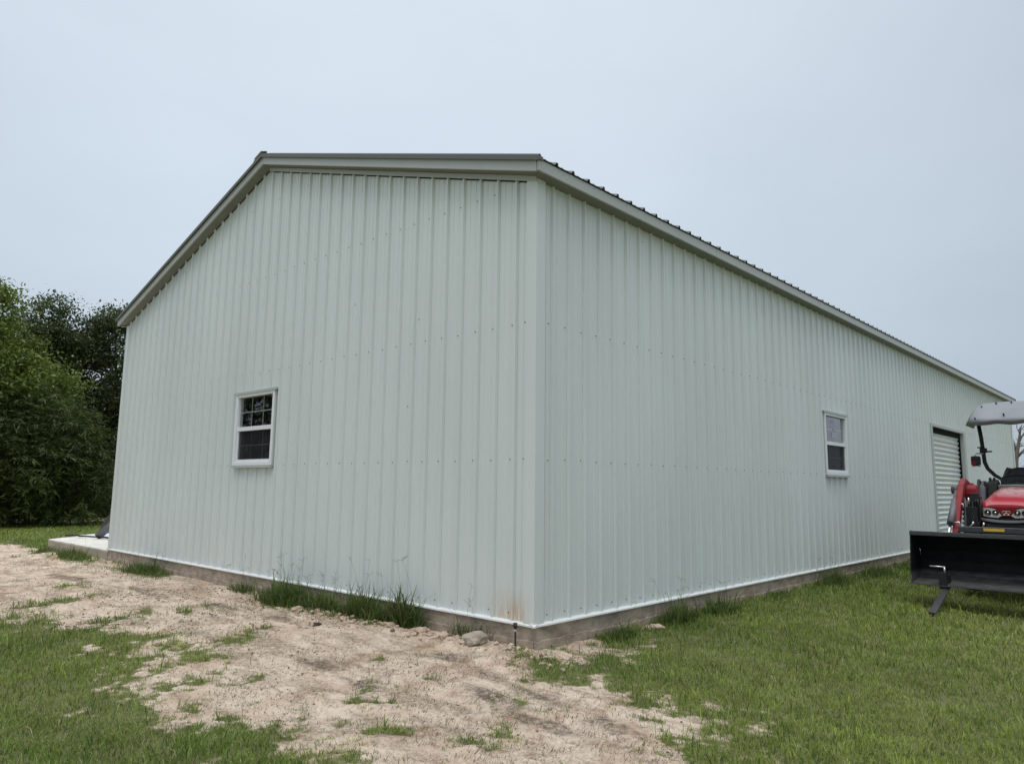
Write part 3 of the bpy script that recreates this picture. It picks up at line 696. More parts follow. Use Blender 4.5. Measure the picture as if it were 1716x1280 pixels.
# dark lining inside so the windows look into an unlit room
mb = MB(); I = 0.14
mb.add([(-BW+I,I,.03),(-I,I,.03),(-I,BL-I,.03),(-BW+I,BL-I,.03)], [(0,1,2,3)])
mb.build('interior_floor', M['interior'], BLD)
# corner trims
def angle_trim(cx, cy, sx, sy, z0, z1):
    mb = MB(); t = 0.031; w = 0.112; ox, oy = cx+sx*t, cy+sy*t
    p = [(ox-sx*w, oy), (ox, oy), (ox, oy-sy*w), (ox-sx*0.004, oy-sy*w), (ox-sx*0.004, oy-sy*0.004), (ox-sx*w, oy-sy*0.004)]
    lip = [(ox-sx*w, oy-sy*.018), (ox-sx*.018, oy-sy*w)]
    mb.prism(p, (0, 0, 0), (1, 0, 0), (0, 1, 0), (0, 0, 1), z0, z1)
    mb.box(min(ox-sx*(w+.004), ox-sx*w), max(ox-sx*(w+.004), ox-sx*w), min(oy, oy-sy*.02), max(oy, oy-sy*.02), z0, z1)
    mb.box(min(ox, ox-sx*.02), max(ox, ox-sx*.02), min(oy-sy*(w+.004), oy-sy*w), max(oy-sy*(w+.004), oy-sy*w), z0, z1)
    return mb.build('corner_trim', M['wall'], BLD)
angle_trim(0, 0, 1, -1, 0.014, 3.748); angle_trim(-BW, 0, -1, -1, 0.014, 3.735); angle_trim(0, BL, 1, 1, 0.014, 3.71); angle_trim(-BW, BL, -1, 1, 0.014, 3.73)
# base flashing (white drip ledge)
def drip(mb, a, b, nrm, ext):
    a = Vector(a); b = Vector(b); n = Vector(nrm); t = (b-a).normalized(); a = a-t*ext; b = b+t*ext
    pr = [(0.000, 0.021), (0.026, 0.018), (0.041, 0.009), (0.042, -0.003), (0.039, -0.005), (0.0, 0.000)]
    vs = [a+n*w+Vector((0, 0, z)) for w, z in pr]+[b+n*w+Vector((0, 0, z)) for w, z in pr]; k = len(pr)
    mb.add(vs, [tuple(range(k)), tuple(range(2*k-1, k-1, -1))]+[(i, (i+1) % k, k+(i+1) % k, k+i) for i in range(k)])
mb = MB(); drip(mb, (-BW, 0, 0), (0, 0, 0), (0, -1, 0), 0.05); mb.build('base_flashing', M['white_trim'], BLD)
mb = MB(); drip(mb, (0, 0, 0), (0, 12.53, 0), (1, 0, 0), 0.05); drip(mb, (0, 15.4, 0), (0, BL, 0), (1, 0, 0), 0.03); mb.build('base_flashing', M['white_trim'], BLD)
mb = MB(); drip(mb, (-BW, 0, 0), (-BW, BL, 0), (-1, 0, 0), 0.05); mb.build('base_flashing', M['white_trim'], BLD)
# foundation: upper pour and a rougher lower lift standing a little proud
mb = MB()
mb.box(-BW-0.02, 0.02, -0.02, BL+0.02, -0.125, -0.005)
def rough_strip(a, b, n, z0, z1, w):
    a = Vector(a); b = Vector(b); n = Vector(n); m = int((b-a).length/0.05)
    vs = []; fs = []
    for i in range(m+1):
        p = a.lerp(b, i/m); d1 = random.uniform(-.004, .006); zz = z1+random.uniform(-.007, .007)+0.006*math.sin(i*.21)
        vs += [p+n*(w+d1)+Vector((0, 0, z0)), p+n*(w+d1)+Vector((0, 0, zz)), p+n*(0.01)+Vector((0, 0, zz+.004))]
    for i in range(m):
        o = i*3; fs += [(o, o+3, o+4, o+1), (o+1, o+4, o+5, o+2)]
    mb.add(vs, fs)
rough_strip((-BW-.03, 0, 0), (0.034, 0, 0), (0, -1, 0), -0.7, -0.118, 0.034)
rough_strip((0, -.034, 0), (0, BL, 0), (1, 0, 0), -0.7, -0.122, 0.036)
rough_strip((-BW, -.03, 0), (-BW, BL, 0), (-1, 0, 0), -0.7, -0.118, 0.034)
mb.build('foundation', M['conc'], BLD)
# roof: ribbed sheet on each slope
ZE = 3.850                 # roof plane height at x = +0.14
def zroof(x): return ZE+SL*(0.14-x) if x > RX else ZE+SL*(0.14+x+2*4.626)
def roof(side):
    mb = MB(); y0, y1 = -0.165, BL+0.165
    xe = 0.155 if side > 0 else 2*RX-0.155
    pts = []; k = 0
    pts.append((y0, 0))
    while True:
        c = y0+0.02+k*RIB
        if c > y1-0.03: break
        for (u, w) in [(c-.024, 0), (c-.009, .024), (c+.009, .024), (c+.024, 0), (c+.070, 0), (c+.078, .006), (c+.086, 0), (c+.146, 0), (c+.154, .006), (c+.162, 0)]:
            if u > pts[-1][0] and u < y1: pts.append((u, w))
        k += 1
    pts.append((y1, 0))
    nz = 1/math.sqrt(1+SL*SL); nxx = SL*nz*side
    for top, off in ((True, 0.0), (False, -0.006)):
        vs = []
        for (u, w) in pts:
            for x in (RX, xe):
                vs.append((x+nxx*(w+off), u, zroof(x)+nz*(w+off)))
        mb.add(vs, [(2*i, 2*i+2, 2*i+3, 2*i+1) for i in range(len(pts)-1)])
    # close the eave edge
    vs = []
    for (u, w) in pts:
        for off in (0, -0.006): vs.append((xe+nxx*(w+off), u, zroof(xe)+nz*(w+off)))
    mb.add(vs, [(2*i, 2*i+2, 2*i+3, 2*i+1) for i in range(len(pts)-1)])
    return mb
r1 = roof(1).build('roof', M['roof'], BLD, recalc=False)
r2 = roof(-1).build('roof', M['roof'], BLD, recalc=False)
# rafters' underside board closing the attic from outside light
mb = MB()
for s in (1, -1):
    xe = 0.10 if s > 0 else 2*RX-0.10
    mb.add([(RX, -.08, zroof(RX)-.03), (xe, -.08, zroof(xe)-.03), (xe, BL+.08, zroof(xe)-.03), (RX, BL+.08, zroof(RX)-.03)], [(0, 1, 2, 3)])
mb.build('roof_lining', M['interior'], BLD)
# ridge cap
mb = MB()
for s in (1, -1):
    a = (RX, zroof(RX)+0.045); b = (RX+s*0.16, zroof(RX)+0.045-SL*0.16)
    mb.hexa([(a[0], -.175, a[1]-.004), (b[0], -.175, b[1]-.004), (b[0], BL+.175, b[1]-.004), (a[0], BL+.175, a[1]-.004),
             (a[0], -.175, a[1]), (b[0], -.175, b[1]), (b[0], BL+.175, b[1]), (a[0], BL+.175, a[1])])
    mb.hexa([(b[0], -.175, b[1]-.035), (b[0]+s*.03, -.175, b[1]-.040), (b[0]+s*.03, BL+.175, b[1]-.040), (b[0], BL+.175, b[1]-.035),
             (b[0], -.175, b[1]), (b[0]+s*.004, -.175, b[1]), (b[0]+s*.004, BL+.175, b[1]), (b[0], BL+.175, b[1])])
mb.build('ridge_cap', M['ridge'], r1)
# eave fascia + soffit (both long sides)
for s in (1, -1):
    X = lambda d: d if s > 0 else 2*RX-d
    x0, x1 = sorted((X(0.118), X(0.140)))
    mb = MB()
    y = -0.138
    segs = [-0.138, 3.0, 6.1, 9.15, 12.2, 15.25, 18.3, BL+0.138]
    for a, b in zip(segs, segs[1:]):
        mb.box(x0, x1, a, b-0.003, 3.738, 3.838)
    mb.build('fascia', M['trim'], r1 if s > 0 else r2, bevel=0.003)
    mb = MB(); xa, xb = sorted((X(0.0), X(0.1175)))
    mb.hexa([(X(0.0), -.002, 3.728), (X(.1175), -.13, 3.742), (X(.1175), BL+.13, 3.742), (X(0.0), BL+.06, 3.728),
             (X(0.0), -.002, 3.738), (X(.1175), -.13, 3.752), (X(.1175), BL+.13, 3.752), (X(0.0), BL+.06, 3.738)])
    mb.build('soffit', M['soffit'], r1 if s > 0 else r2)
# rake fascia, soffit, cap, wall trim (both gables, both slopes)
def slope_bar(mb, xa, xb, dz0, dz1, y0, y1, base=None):
    """bar following the roof slope from xa to xb, between zroof+dz0 and zroof+dz1"""
    f = base or zroof
    mb.hexa([(xa, y0, f(xa)+dz0), (xb, y0, f(xb)+dz0), (xb, y1, f(xb)+dz0), (xa, y1, f(xa)+dz0),
             (xa, y0, f(xa)+dz1), (xb, y0, f(xb)+dz1), (xb, y1, f(xb)+dz1), (xa, y1, f(xa)+dz1)])
zr2 = lambda x: ZE+SL*(0.14-x); zr3 = lambda x: ZE+SL*(0.14+x+2*4.626)
for gy, sg in ((0.0, -1), (BL, 1)):
    Yv = lambda d: gy+sg*d
    for s, f in ((1, zr2), (-1, zr3)):
        par = r1 if s > 0 else r2
        xe = 0.14 if s > 0 else 2*RX-0.14
        ya, yb = sorted((Yv(0.118), Yv(0.142)))
        mb = MB(); slope_bar(mb, RX+s*0.0015, xe-s*0.024, -0.125, -0.020, ya, yb, f); mb.build('fascia', M['trim'], par, bevel=0.003)
        ya, yb = sorted((Yv(0.10), Yv(0.168)))
        mb = MB(); slope_bar(mb, RX+s*0.0015, xe+s*0.018, -0.019, 0.012, ya, yb, f)
        ya, yb = sorted((Yv(0.158), Yv(0.170)))
        slope_bar(mb, RX+s*0.0015, xe+s*0.018, -0.034, -0.0195, ya, yb, f); mb.build('rake_cap', M['rake'], par)
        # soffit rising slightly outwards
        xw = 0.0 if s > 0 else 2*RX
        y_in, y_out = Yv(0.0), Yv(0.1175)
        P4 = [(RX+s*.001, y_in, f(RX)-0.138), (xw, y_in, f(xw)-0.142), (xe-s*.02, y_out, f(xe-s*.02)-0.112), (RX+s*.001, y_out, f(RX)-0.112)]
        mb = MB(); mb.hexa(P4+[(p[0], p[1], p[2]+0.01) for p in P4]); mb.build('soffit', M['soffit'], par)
        ya, yb = sorted((Yv(0.033), Yv(0.037)))
        xq = 0.028 if s > 0 else 2*RX-0.028
        if s > 0:
            mb = MB(); slope_bar(mb, RX+s*.001, xq, -0.185, -0.136, ya, yb, f); mb.build('wall_trim', M['trim'], par)
        yc, yd = sorted((Yv(0.0015), Yv(0.006))); lo, hi = (-0.191, -0.180) if s > 0 else (-0.155, -0.136)
        mb = MB(); slope_bar(mb, RX+s*.001, -0.10 if s > 0 else 2*RX+0.10, lo, hi, yc, yd, f); mb.build('gap_shade_strip', M['black'], par)  # black strip laid in as the shade line under trim and soffit
# windows -------------------------------------------------------------
def window(place, u0, u1, z0, z1, stickers=False, skylit=False):
    w = u1-u0
    def bx(mb, a, b, wa, wb, c, d, mi=0):
        ps = [place(a, wa, c), place(b, wa, c), place(b, wb, c), place(a, wb, c), place(a, wa, d), place(b, wa, d), place(b, wb, d), place(a, wb, d)]
        mb.hexa(ps, mi)
    mb = MB(); W0, W1 = -0.05, 0.040; t = 0.045
    bx(mb, u0, u0+t, W0, W1, z0, z1); bx(mb, u1-t, u1, W0, W1, z0, z1)
    bx(mb, u0+t+.0005, u1-t-.0005, W0, W1-.001, z1-t, z1); bx(mb, u0+t+.0005, u1-t-.0005, W0, W1-.001, z0, z0+t)
    win = mb.build('window', M['vinyl'], BLD, bevel=0.004)
    zm = (z0+z1)/2+0.005
    # trim channel round the frame and projecting head cap
    mb = MB(); e = 0.02
    bx(mb, u0-e, u0-.001, -.01, .024, z0-.012, z1); bx(mb, u1+.001, u1+e, -.01, .024, z0-.012, z1)
    bx(mb, u0-.001, u1+.001, -.01, .05, z0-.03, z0-.001)
    mb.build('trim_channel', M['trim'], win)
    mb = MB(); bx(mb, u0-.05, u1+.05, -.01, .046, z1+.001, z1+.022); bx(mb, u0-.05, u1+.05, .0465, .050, z1-.010, z1+.022)
    mb.build('head_cap', M['trim'], win)
    # side strip seen as a grey edge
    mb = MB()
    bx(mb, u0+t, u1-t, -.03, .026, zm-.026, zm+.026)                       # meeting rail
    bx(mb, u0+t+.0005, u0+t+.03, -.03, .02, z0+t, zm-.026); bx(mb, u1-t-.03, u1-t-.0005, -.03, .02, z0+t, zm-.026)
    bx(mb, u0+t+.0305, u1-t-.0305, -.03, .024, z0+t, z0+t+.03)
    bx(mb, u0+t+.0005, u0+t+.012, -.03, .03, zm+.026, z1-t); bx(mb, u1-t-.012, u1-t-.0005, -.03, .03, zm+.026, z1-t)
    mb.build('sash', M['vinyl'], win, bevel=0.003)
    a, b = u0+t+.012, u1-t-.012
    mb = MB()
    for (c, d, wd) in ((zm+.026, z1-t, -.004), (z0+t+.03, zm-.026, -.018)):
        mb.add([place(a, wd, c), place(b, wd, c), place(b, wd, d), place(a, wd, d)], [(0, 1, 2, 3)])
    mb.build('glass', M['glass'], win)
    mb = MB()
    for (c, d, wd) in ((zm+.026, z1-t, -.012), (z0+t+.03, zm-.026, -.026)):
        for fr in (1/3, 2/3): x = a+(b-a)*fr; bx(mb, x-.008, x+.008, wd-.004, wd, c, d)
        bx(mb, a, b, wd-.0045, wd-.0005, (c+d)/2-.008, (c+d)/2+.008)
    mb.build('grille', M['grille_metal'], win)
    mb = MB(); mb.add([place(u0+t+.03, .002, z0+t+.03), place(u1-t-.03, .002, z0+t+.03), place(u1-t-.03, .002, zm-.026), place(u0+t+.03, .002, zm-.026)], [(0, 1, 2, 3)])
    mb.build('insect_screen', M['screen'], win)
    if stickers:
        c = (a+b)/2
        for i, (p0, p1, q0, q1) in enumerate(((-.13, .03, zm+.24, zm+.35), (-.04, .12, zm+.20, zm+.29), (-.11, .13, zm+.09, zm+.18))):
            mb = MB(); bx(mb, c+p0, c+p1, -.003+.0008*i, -.0024+.0008*i, q0, q1); mb.build('sticker', M['sticker'], win)
    # unlit box behind the pane
    mb = MB(); U0, U1, Z0, Z1, D = u0-.8, u1+.8, z0-.6, z1+.7, -2.2
    return win
window(PG, 4.165, 5.135, 1.322, 2.238)
window(PR, 6.425, 7.345, 1.322, 2.238, stickers=True)
# roll-up door ---------------------------------------------------------
mb = MB(); D = -0.085; z = 0.0; prof = []
zt = 2.42
nn = int(zt/0.010)
for i in range(nn+1):
    z = zt*i/nn; ph = (z % 0.105)/0.105
    w = D+0.016*math.cos(2*PI*ph)
    if ph > 0.86: w -= 0.010
    prof.append((w, z))
vs = []
for (w, z) in prof: vs += [(w, 12.45, z), (w, 15.225, z)]
mb.add(vs, [(2*i, 2*i+1, 2*i+3, 2*i+2) for i in range(nn)], 0, True)
door = mb.build('roll_up_door', M['door_steel'], BLD)
mb = MB(); mb.box(-.13, -.05, 15.230, 15.268, 0, 2.42); mb.box(-.13, -.05, 12.532, 12.56, 0, 2.42); mb.box(-.14, -.045, 12.535, 15.265, 2.33, 2.438); mb.box(-.30,-.24,12.4,15.4,0.0,2.43)
mb.build('door_track', M['curtain_dark'], door)
mb = MB()
mb.box(-.13, 0.028, 15.27, 15.30, 0.0, 2.50); mb.box(0.003, 0.030, 15.3005, 15.455, 0.0, 2.50)
mb.box(-.13, 0.028, 12.50, 12.53, 0.0, 2.50); mb.box(0.003, 0.030, 12.40, 12.4995, 0.0, 2.50)
mb.box(-.13, 0.026, 12.531, 15.269, 2.441, 2.50)
mb.build('door_jamb', M['trim'], door, bevel=0.002)
mb = MB(); mb.box(-.11, -.05, 12.56, 15.22, -.003, 0.03); mb.build('bottom_bar', M['gpaint'], door)

# ------------------------------------------------------------------ slab beyond the left wall
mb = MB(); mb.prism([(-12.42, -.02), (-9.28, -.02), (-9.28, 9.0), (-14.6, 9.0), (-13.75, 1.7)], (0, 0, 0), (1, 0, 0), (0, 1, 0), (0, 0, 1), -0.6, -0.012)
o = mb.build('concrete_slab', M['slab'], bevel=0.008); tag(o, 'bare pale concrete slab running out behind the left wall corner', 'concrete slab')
sh = MB(); nxs, nys = 22, 18; vs = []
for i in range(nxs+1):
    for j in range(nys+1):
        u, v = i/nxs, j/nys
        xx = -12.75+u*2.9-0.95*v*(1-u); yy = 0.62+v*2.2+0.9*u*(1-v)
        vs.append((xx, yy, 0.0+0.012*math.sin(u*9+v*5)*math.sin(v*11)+0.018+random.uniform(-.003, .003)))
sh.add(vs, [(i*(nys+1)+j, (i+1)*(nys+1)+j, (i+1)*(nys+1)+j+1, i*(nys+1)+j+1) for i in range(nxs) for j in range(nys)], 0, True)
o = sh.build('plastic_sheet', M['sheet']); md = o.modifiers.new('t', 'SOLIDIFY'); md.thickness = 0.003
tag(o, 'bluish white plastic sheet spread on the bare slab', 'plastic sheet')
hp = empty('black_hose', (-12.05, 0.38, 0)); tag(hp, 'black hose lying in a loose line on the slab edge of the white sheet', 'hose')
mb = MB(); mb.tube([(-.75+.16*i, 0.05*math.sin(i*1.3)+.05*i, 0.02+.015*abs(math.sin(i*2))) for i in range(10)], 0.016, 6); mb.build('hose', M['black'], hp)
mb = MB(); mb.tube([(.66, .42, .03), (.74, .45, .05)], 0.026, 6); mb.build('coupling', M['black'], hp)
mb = MB(); mb.tube([(.1, .3, .03), (.2, .27, .04)], 0.024, 6); mb.build('coupling', M['black'], hp)
# implement arm resting on the slab, rest hidden behind the wall
im = empty('farm_implement', (-12.0, 0.68, -0.01)); tag(im, 'dark grey steel implement arm with bolted joint resting on the slab by the left wall', 'farm implement')
def bar(mb, a, b, w, t, mi=0, side=(0.75, 0.66, 0)):
    a = Vector(a); b = Vector(b); d = (b-a); s = Vector(side).normalized(); n = d.cross(s).normalized()
    mb.obox((a+b)/2, d, n.cross(d), n, d.length/2, w/2, t/2, mi)
mb = MB(); bar(mb, (0.02, 0.02, 0.03), (0.40, 0.36, 0.50), 0.13, 0.07, 0); mb.build('lower_arm', M['gsteel'], im, bevel=0.006)
mb = MB(); bar(mb, (0.06, 0.05, 0.14), (0.235, 0.218, 0.56), 0.06, 0.05); bar(mb, (0.235, 0.218, 0.56), (0.75, 0.7, 0.72), 0.08, 0.05); mb.build('upper_arm', M['gpaint'], im, bevel=0.006)
mb = MB(); mb.ball((0.25, 0.23, 0.565), 0.065); mb.build('joint', M['gpaint'], im)
mb = MB(); mb.tube([(0.28, 0.15, 0.575), (0.25, 0.20, 0.575)], 0.026, 8); mb.build('bolt', M['zinc'], im)
mb = MB(); bar(mb, (0.40, 0.36, 0.50), (1.5, 1.6, 0.55), 0.14, 0.14); bar(mb, (1.5, 1.6, 0.6), (1.5, 1.6, 0.02), 0.12, 0.12, 0, (1, 0, 0)); mb.build('frame', M['gpaint'], im, bevel=0.006)

# ------------------------------------------------------------------ tractor (x across, -y is forward, z up from the grass)
TY = math.radians(2.5)
TR = empty('tractor', (2.165, 5.534, -0.22), TY); tag(TR, 'red compact tractor with grey sunshade canopy and black front loader bucket facing the camera', 'tractor')
# bucket
def bucket():
    hw = 0.85
    prof = [(0.0, 0.222), (0.18, 0.232), (0.42, 0.262), (0.52, 0.295), (0.575, 0.36), (0.585, 0.45), (0.55, 0.58), (0.46, 0.69), (0.32, 0.77), (0.12, 0.822)]
    mb = MB(); n = len(prof); t = 0.012
    nr = []
    for i in range(n):
        a = Vector(prof[max(i-1, 0)]); b = Vector(prof[min(i+1, n-1)]); d = (b-a).normalized(); nr.append(Vector((d.y, -d.x)))
    outer = [(p[0]+k.x*t, p[1]+k.y*t) for p, k in zip(prof, nr)]
    vs = []
    for (yy, zz) in prof: vs += [(-hw, yy, zz), (hw, yy, zz)]
    for (yy, zz) in outer: vs += [(-hw, yy, zz), (hw, yy, zz)]
    o = 2*n
    fs = [(2*i, 2*i+1, 2*i+3, 2*i+2) for i in range(n-1)]+[(o+2*i, o+2*i+2, o+2*i+3, o+2*i+1) for i in range(n-1)]
    fs += [(0, o, o+1, 1), (2*n-2, 2*n-1, o+2*n-1, o+2*n-2)]
    mb.add(vs, fs)
    b = mb.build('bucket', M['bucket'], TR)
    for s in (-1, 1):
        sp = [(0.0, 0.215), (0.55, 0.25), (0.61, 0.42), (0.50, 0.70), (0.16, 0.835), (0.11, 0.83), (0.06, 0.55)]
        m2 = MB(); m2.prism(sp, (s*(hw+.001) if s > 0 else s*(hw+.001), 0, 0), (0, 1, 0), (0, 0, 1), (s, 0, 0), 0, 0.014)
        m2.build('side_plate', M['bucket'], b, bevel=0.003)
    m2 = MB(); m2.box(-hw-.016, hw+.016, 0.085, 0.112, 0.783, 0.822); m2.box(-hw-.016, hw+.016, 0.09, 0.16, 0.8225, 0.832); m2.build('top_lip', M['gpaint'], b, bevel=0.004)
    m2 = MB(); m2.hexa([(-hw-.016, -.05, .206), (hw+.016, -.05, .206), (hw+.016, .10, .205), (-hw-.016, .10, .205), (-hw-.016, -.05, .212), (hw+.016, -.05, .212), (hw+.016, .10, .2285), (-hw-.016, .10, .2285)]); m2.build('cutting_edge', M['gpaint'], b)
    return b
bucket()
# loader: torque tube, arms, cylinders, towers
mb = MB(); mb.box(-0.44, 0.44, 0.72, 0.80, 0.815, 0.885); mb.build('cross_tube', M['gpaint'], TR, bevel=0.008)
mb = MB(); mb.box(-0.165, 0.055, 0.716, 0.7195, 0.838, 0.872); mb.build('warning_decal', M['yellow'], TR)
def loader_arm(s):
    mb = MB()
    path = [(0.665, 0.50), (0.83, 0.78), (1.10, 1.10), (1.42, 1.36), (1.62, 1.425), (1.85, 1.38), (1.95, 1.22)]
    w = [0.045, 0.052, 0.058, 0.066, 0.075, 0.08, 0.06]
    P = [Vector((0, y, z)) for y, z in path]; up = []; dn = []
    for i, p in enumerate(P):
        d = (P[min(i+1, len(P)-1)]-P[max(i-1, 0)]).normalized(); nn = Vector((0, -d.z, d.y)); up.append(p+nn*w[i]); dn.append(p-nn*w[i])
    poly = [(p.y, p.z) for p in up]+[(p.y, p.z) for p in reversed(dn)]
    xa = s*0.445 if s > 0 else s*0.445
    mb.prism(poly, (xa, 0, 0), (0, 1, 0), (0, 0, 1), (s, 0, 0), 0, 0.075)
    arm = mb.build('loader_arm', M['redpaint'], TR, bevel=0.012)
    mb = MB(); mb.prism([(1.52, 1.27), (1.54, 1.37), (1.60, 1.415), (1.76, 1.41), (1.80, 1.30), (1.78, 1.24)], (s*0.44 if s > 0 else s*0.52, 0, 0), (0, 1, 0), (0, 0, 1), (1, 0, 0), -.085 if s > 0 else -.01, .115 if s > 0 else 0.19); mb.build('arm_bracket', M['redpaint'], arm, bevel=.02)
    # upright tower behind
    mb = MB(); mb.prism([(1.62, 1.44), (1.80, 1.40), (1.98, 1.20), (2.05, 0.60), (1.70, 0.55), (1.72, 0.95), (1.55, 1.25)], (s*0.37, 0, 0), (0, 1, 0), (0, 0, 1), (s, 0, 0), 0, 0.05)
    mb.build('loader_tower', M['redpaint'], TR, bevel=0.01)
    # bucket cylinder
    a = Vector((s*0.53, 1.36, 1.32)); b = Vector((s*0.535, 0.80, 0.915)); c = Vector((s*0.535, 0.60, 0.75))
    mb = MB(); k = a.lerp(b, .30); mb.tube([a, k, k+(b-a)*.001, b], [0.030, 0.030, 0.042, 0.042], 14); cy = mb.build('cylinder', M['gsteel'], TR)
    mb = MB(); mb.tube([b, c], 0.019, 12); mb.build('rod', M['chrome'], cy)
    mb = MB(); mb.tube([(s*0.50, 1.42, 1.34), (s*0.60, 1.42, 1.34)], 0.05, 14); mb.build('pivot', M['gpaint'], arm)
    # steel oil lines hugging the arm
    for (q, zz) in ((0.42, 0), (0.98, 0.01)):
        mb = MB(); p = a.lerp(b, q); mb.tube([p+Vector((-s*.03, 0, 0)), p+Vector((-s*.10, -.0, 0.01)), p+Vector((-s*.105, -.0, -.05+zz))], 0.010, 8)
        mb.build('oil_fitting', M['zinc'], cy)
    return arm
for s in (-1, 1): loader_arm(s)
# valve block and hoses on the left of the picture
for s in (-1, 1):
    mb = MB(); mb.box(s*.34-.06, s*.34+.06, 1.42, 1.60, 1.12, 1.26); mb.box(s*.34-.045, s*.34+.045, 1.44, 1.56, 1.262, 1.30); mb.box(s*.37-.07, s*.37+.065, 1.35, 1.6, 0.55, 1.12)
    mb.build('valve_block', M['black'], TR, bevel=0.006)
    for i in range(7):
        mb = MB(); x0 = s*(0.29+.02*i); ph = random.uniform(0, 3)
        pts = [(x0+.025*math.sin(ph+t*3), 1.42-.08*t-.03*math.sin(t*5+i), 1.22-.36*t+.02*math.sin(t*7)) for t in np.linspace(0, 1, 7)]
        mb.tube(pts, 0.012, 8); mb.build('hose', M['black'], TR)
    mb = MB(); mb.tube([(s*.39, 1.25, .86), (s*.36, 1.24, .89), (s*.345, 1.24, .93)], 0.011, 8); mb.build('hose_fitting', M['zinc'], TR)
    mb = MB(); mb.tube([(s*.40, 1.35, 1.16), (s*.40, 1.35, 1.24)], 0.012, 8); mb.build('hose_fitting', M['zinc'], TR)
    mb = MB(); mb.tube([(s*.25, 1.32, .86), (s*.24, 1.32, .92)], .012, 8); mb.build('hose_fitting', M['zinc'], TR)
# hood
def hood():
    rings = []
    # (y, half width low, half width top, z low, z shoulder, z top)
    sec = [(1.47, .258, .215, 1.10, 1.142, 1.155), (1.53, .275, .235, 1.09, 1.165, 1.195), (1.75, .262, .222, 1.06, 1.21, 1.262), (2.05, .235, .200, 1.05, 1.255, 1.33), (2.45, .195, .170, 1.05, 1.30, 1.39)]
    vs = []
    for (y, w0, w1, zl, zs, zt) in sec:
        half = [(w0, zl), (w0, zs-.01), (w0-.006, zs+.004), (w1, zt-.018), (w1*.8, zt-.006), (w1*.4, zt), (0, zt+.001)]
        row = [(x, y, z) for x, z in half]+[(-x, y, z) for x, z in reversed(half[:-1])]
        vs += row
    n = 13; m = len(sec)
    mb = MB(); mb.add(vs, [(i*n+k, i*n+k+1, (i+1)*n+k+1, (i+1)*n+k) for i in range(m-1) for k in range(n-1)], 0, True)
    mb.add([vs[k] for k in range(n)], [tuple(range(n))], 0)
    mb.add([vs[(m-1)*n+k] for k in range(n)], [tuple(range(n))], 0)
    h = mb.build('hood', M['hood'], TR)
    # front nose piece: a downward red wedge carrying the badge
    mb = MB(); mb.prism([(-.20, 1.13), (.20, 1.13), (.12, 1.095), (.045, 1.005), (-.045, 1.005), (-.12, 1.095)], (0, 1.45, 0), (1, 0, 0), (0, 0, 1), (0, 1, 0), 0, .06)
    mb.build('nose_panel', M['redpaint'], h, bevel=0.004)
    mb = MB()
    for (cx, cz) in ((0, 1.052), (-.022, 1.030), (.022, 1.030)):
        mb.prism([(cx-.017, cz-.009), (cx+.017, cz-.009), (cx, cz+.014)], (0, 1.4495, 0), (1, 0, 0), (0, 0, 1), (0, -1, 0), .0006, .004)
    mb.box(-.042, .042, 1.4445, 1.449, 1.070, 1.075); mb.box(-.052, -.030, 1.4445, 1.449, 1.052, 1.056); mb.box(.030, .052, 1.4445, 1.449, 1.052, 1.056)
    mb.build('badge', M['whiteprint'], h)
    mb = MB(); mb.tube([(-.19, 2.455, 1.405), (0, 2.45, 1.415), (.19, 2.455, 1.405)], 0.013, 8); mb.build('hood_seal', M['lightplastic'], h)
    return h
hd = hood()
for s in (-1, 1):
    poly = [(s*.262, 1.108), (s*.165, 1.108), (s*.095, 1.09), (s*.040, 1.020), (s*.095, .985), (s*.175, .990), (s*.258, 1.005)]
    mb = MB(); mb.prism(poly, (0, 1.452, 0), (1, 0, 0), (0, 0, 1), (0, 1, 0), 0, .05, 0)
    hl = mb.build('headlight', M['lamp_silver'], TR)
    for cx, r in ((s*.205, .040), (s*.120, .038)):
        mb = MB(); mb.lathe([(r, .0), (r*.98, -.006), (r*.8, -.007), (r*.75, -.002), (0.001, -.0025)], (cx, 1.452, 1.048), 'y', 18, 0); mb.build('lens', M['lamp_dark'], hl)
        mb = MB(); mb.lathe([(.014, -.0022), (.010, -.010), (.001, -.012)], (cx, 1.452, 1.05), 'y', 12); mb.build('bulb', M['chrome'], hl)
mb = MB(); mb.prism([(-.27, .985), (.27, .985), (.27, 1.12), (-.27, 1.12)], (0, 1.503, 0), (1, 0, 0), (0, 0, 1), (0, 1, 0), 0, .03); mb.box(-.25, .25, 1.48, 1.52, .55, .984)
mb.build('grille', M['black'], TR)
# curved silver bumper strip
mb = MB(); vs = []
for i in range(17):
    t = i/16*2-1; x = t*.37; zc = .938+.048*abs(t)**2.2; y = 1.40+.09*abs(t)**3
    vs += [(x, y, zc-.014), (x, y, zc+.014), (x, y+.05, zc+.016), (x, y+.05, zc-.016)]
mb.add(vs, [(4*i+k, 4*i+(k+1) % 4, 4*i+4+(k+1) % 4, 4*i+4+k) for i in range(16) for k in range(4)]+[(0, 1, 2, 3), (64, 67, 66, 65)])
mb.build('bumper', M['lightplastic'], TR)
for s in (-1, 1):
    mb = MB(); x0 = s*.262; x1 = s*.335
    mb.prism([(1.55, .80), (2.3, .80), (2.35, 1.22), (1.75, 1.20), (1.58, 1.10), (1.55, 1.0)], (min(x0, x1), 0, 0), (0, 1, 0), (0, 0, 1), (1, 0, 0), 0, .073); mb.build('side_panel', M['redpaint'], TR, bevel=0.012)
mb = MB(); mb.box(-.25, .25, 1.55, 2.6, .45, 1.04); mb.box(-.2, .2, 2.6, 3.4, .4, .85); mb.box(-.16, .16, .98, 1.56, .42, .62); mb.build('chassis', M['black'], TR)
# weights bracket below the bumper
mb = MB(); mb.box(-.24, .24, 1.42, 1.479, .58, .90); mb.build('front_guard', M['black'], TR, bevel=0.01)
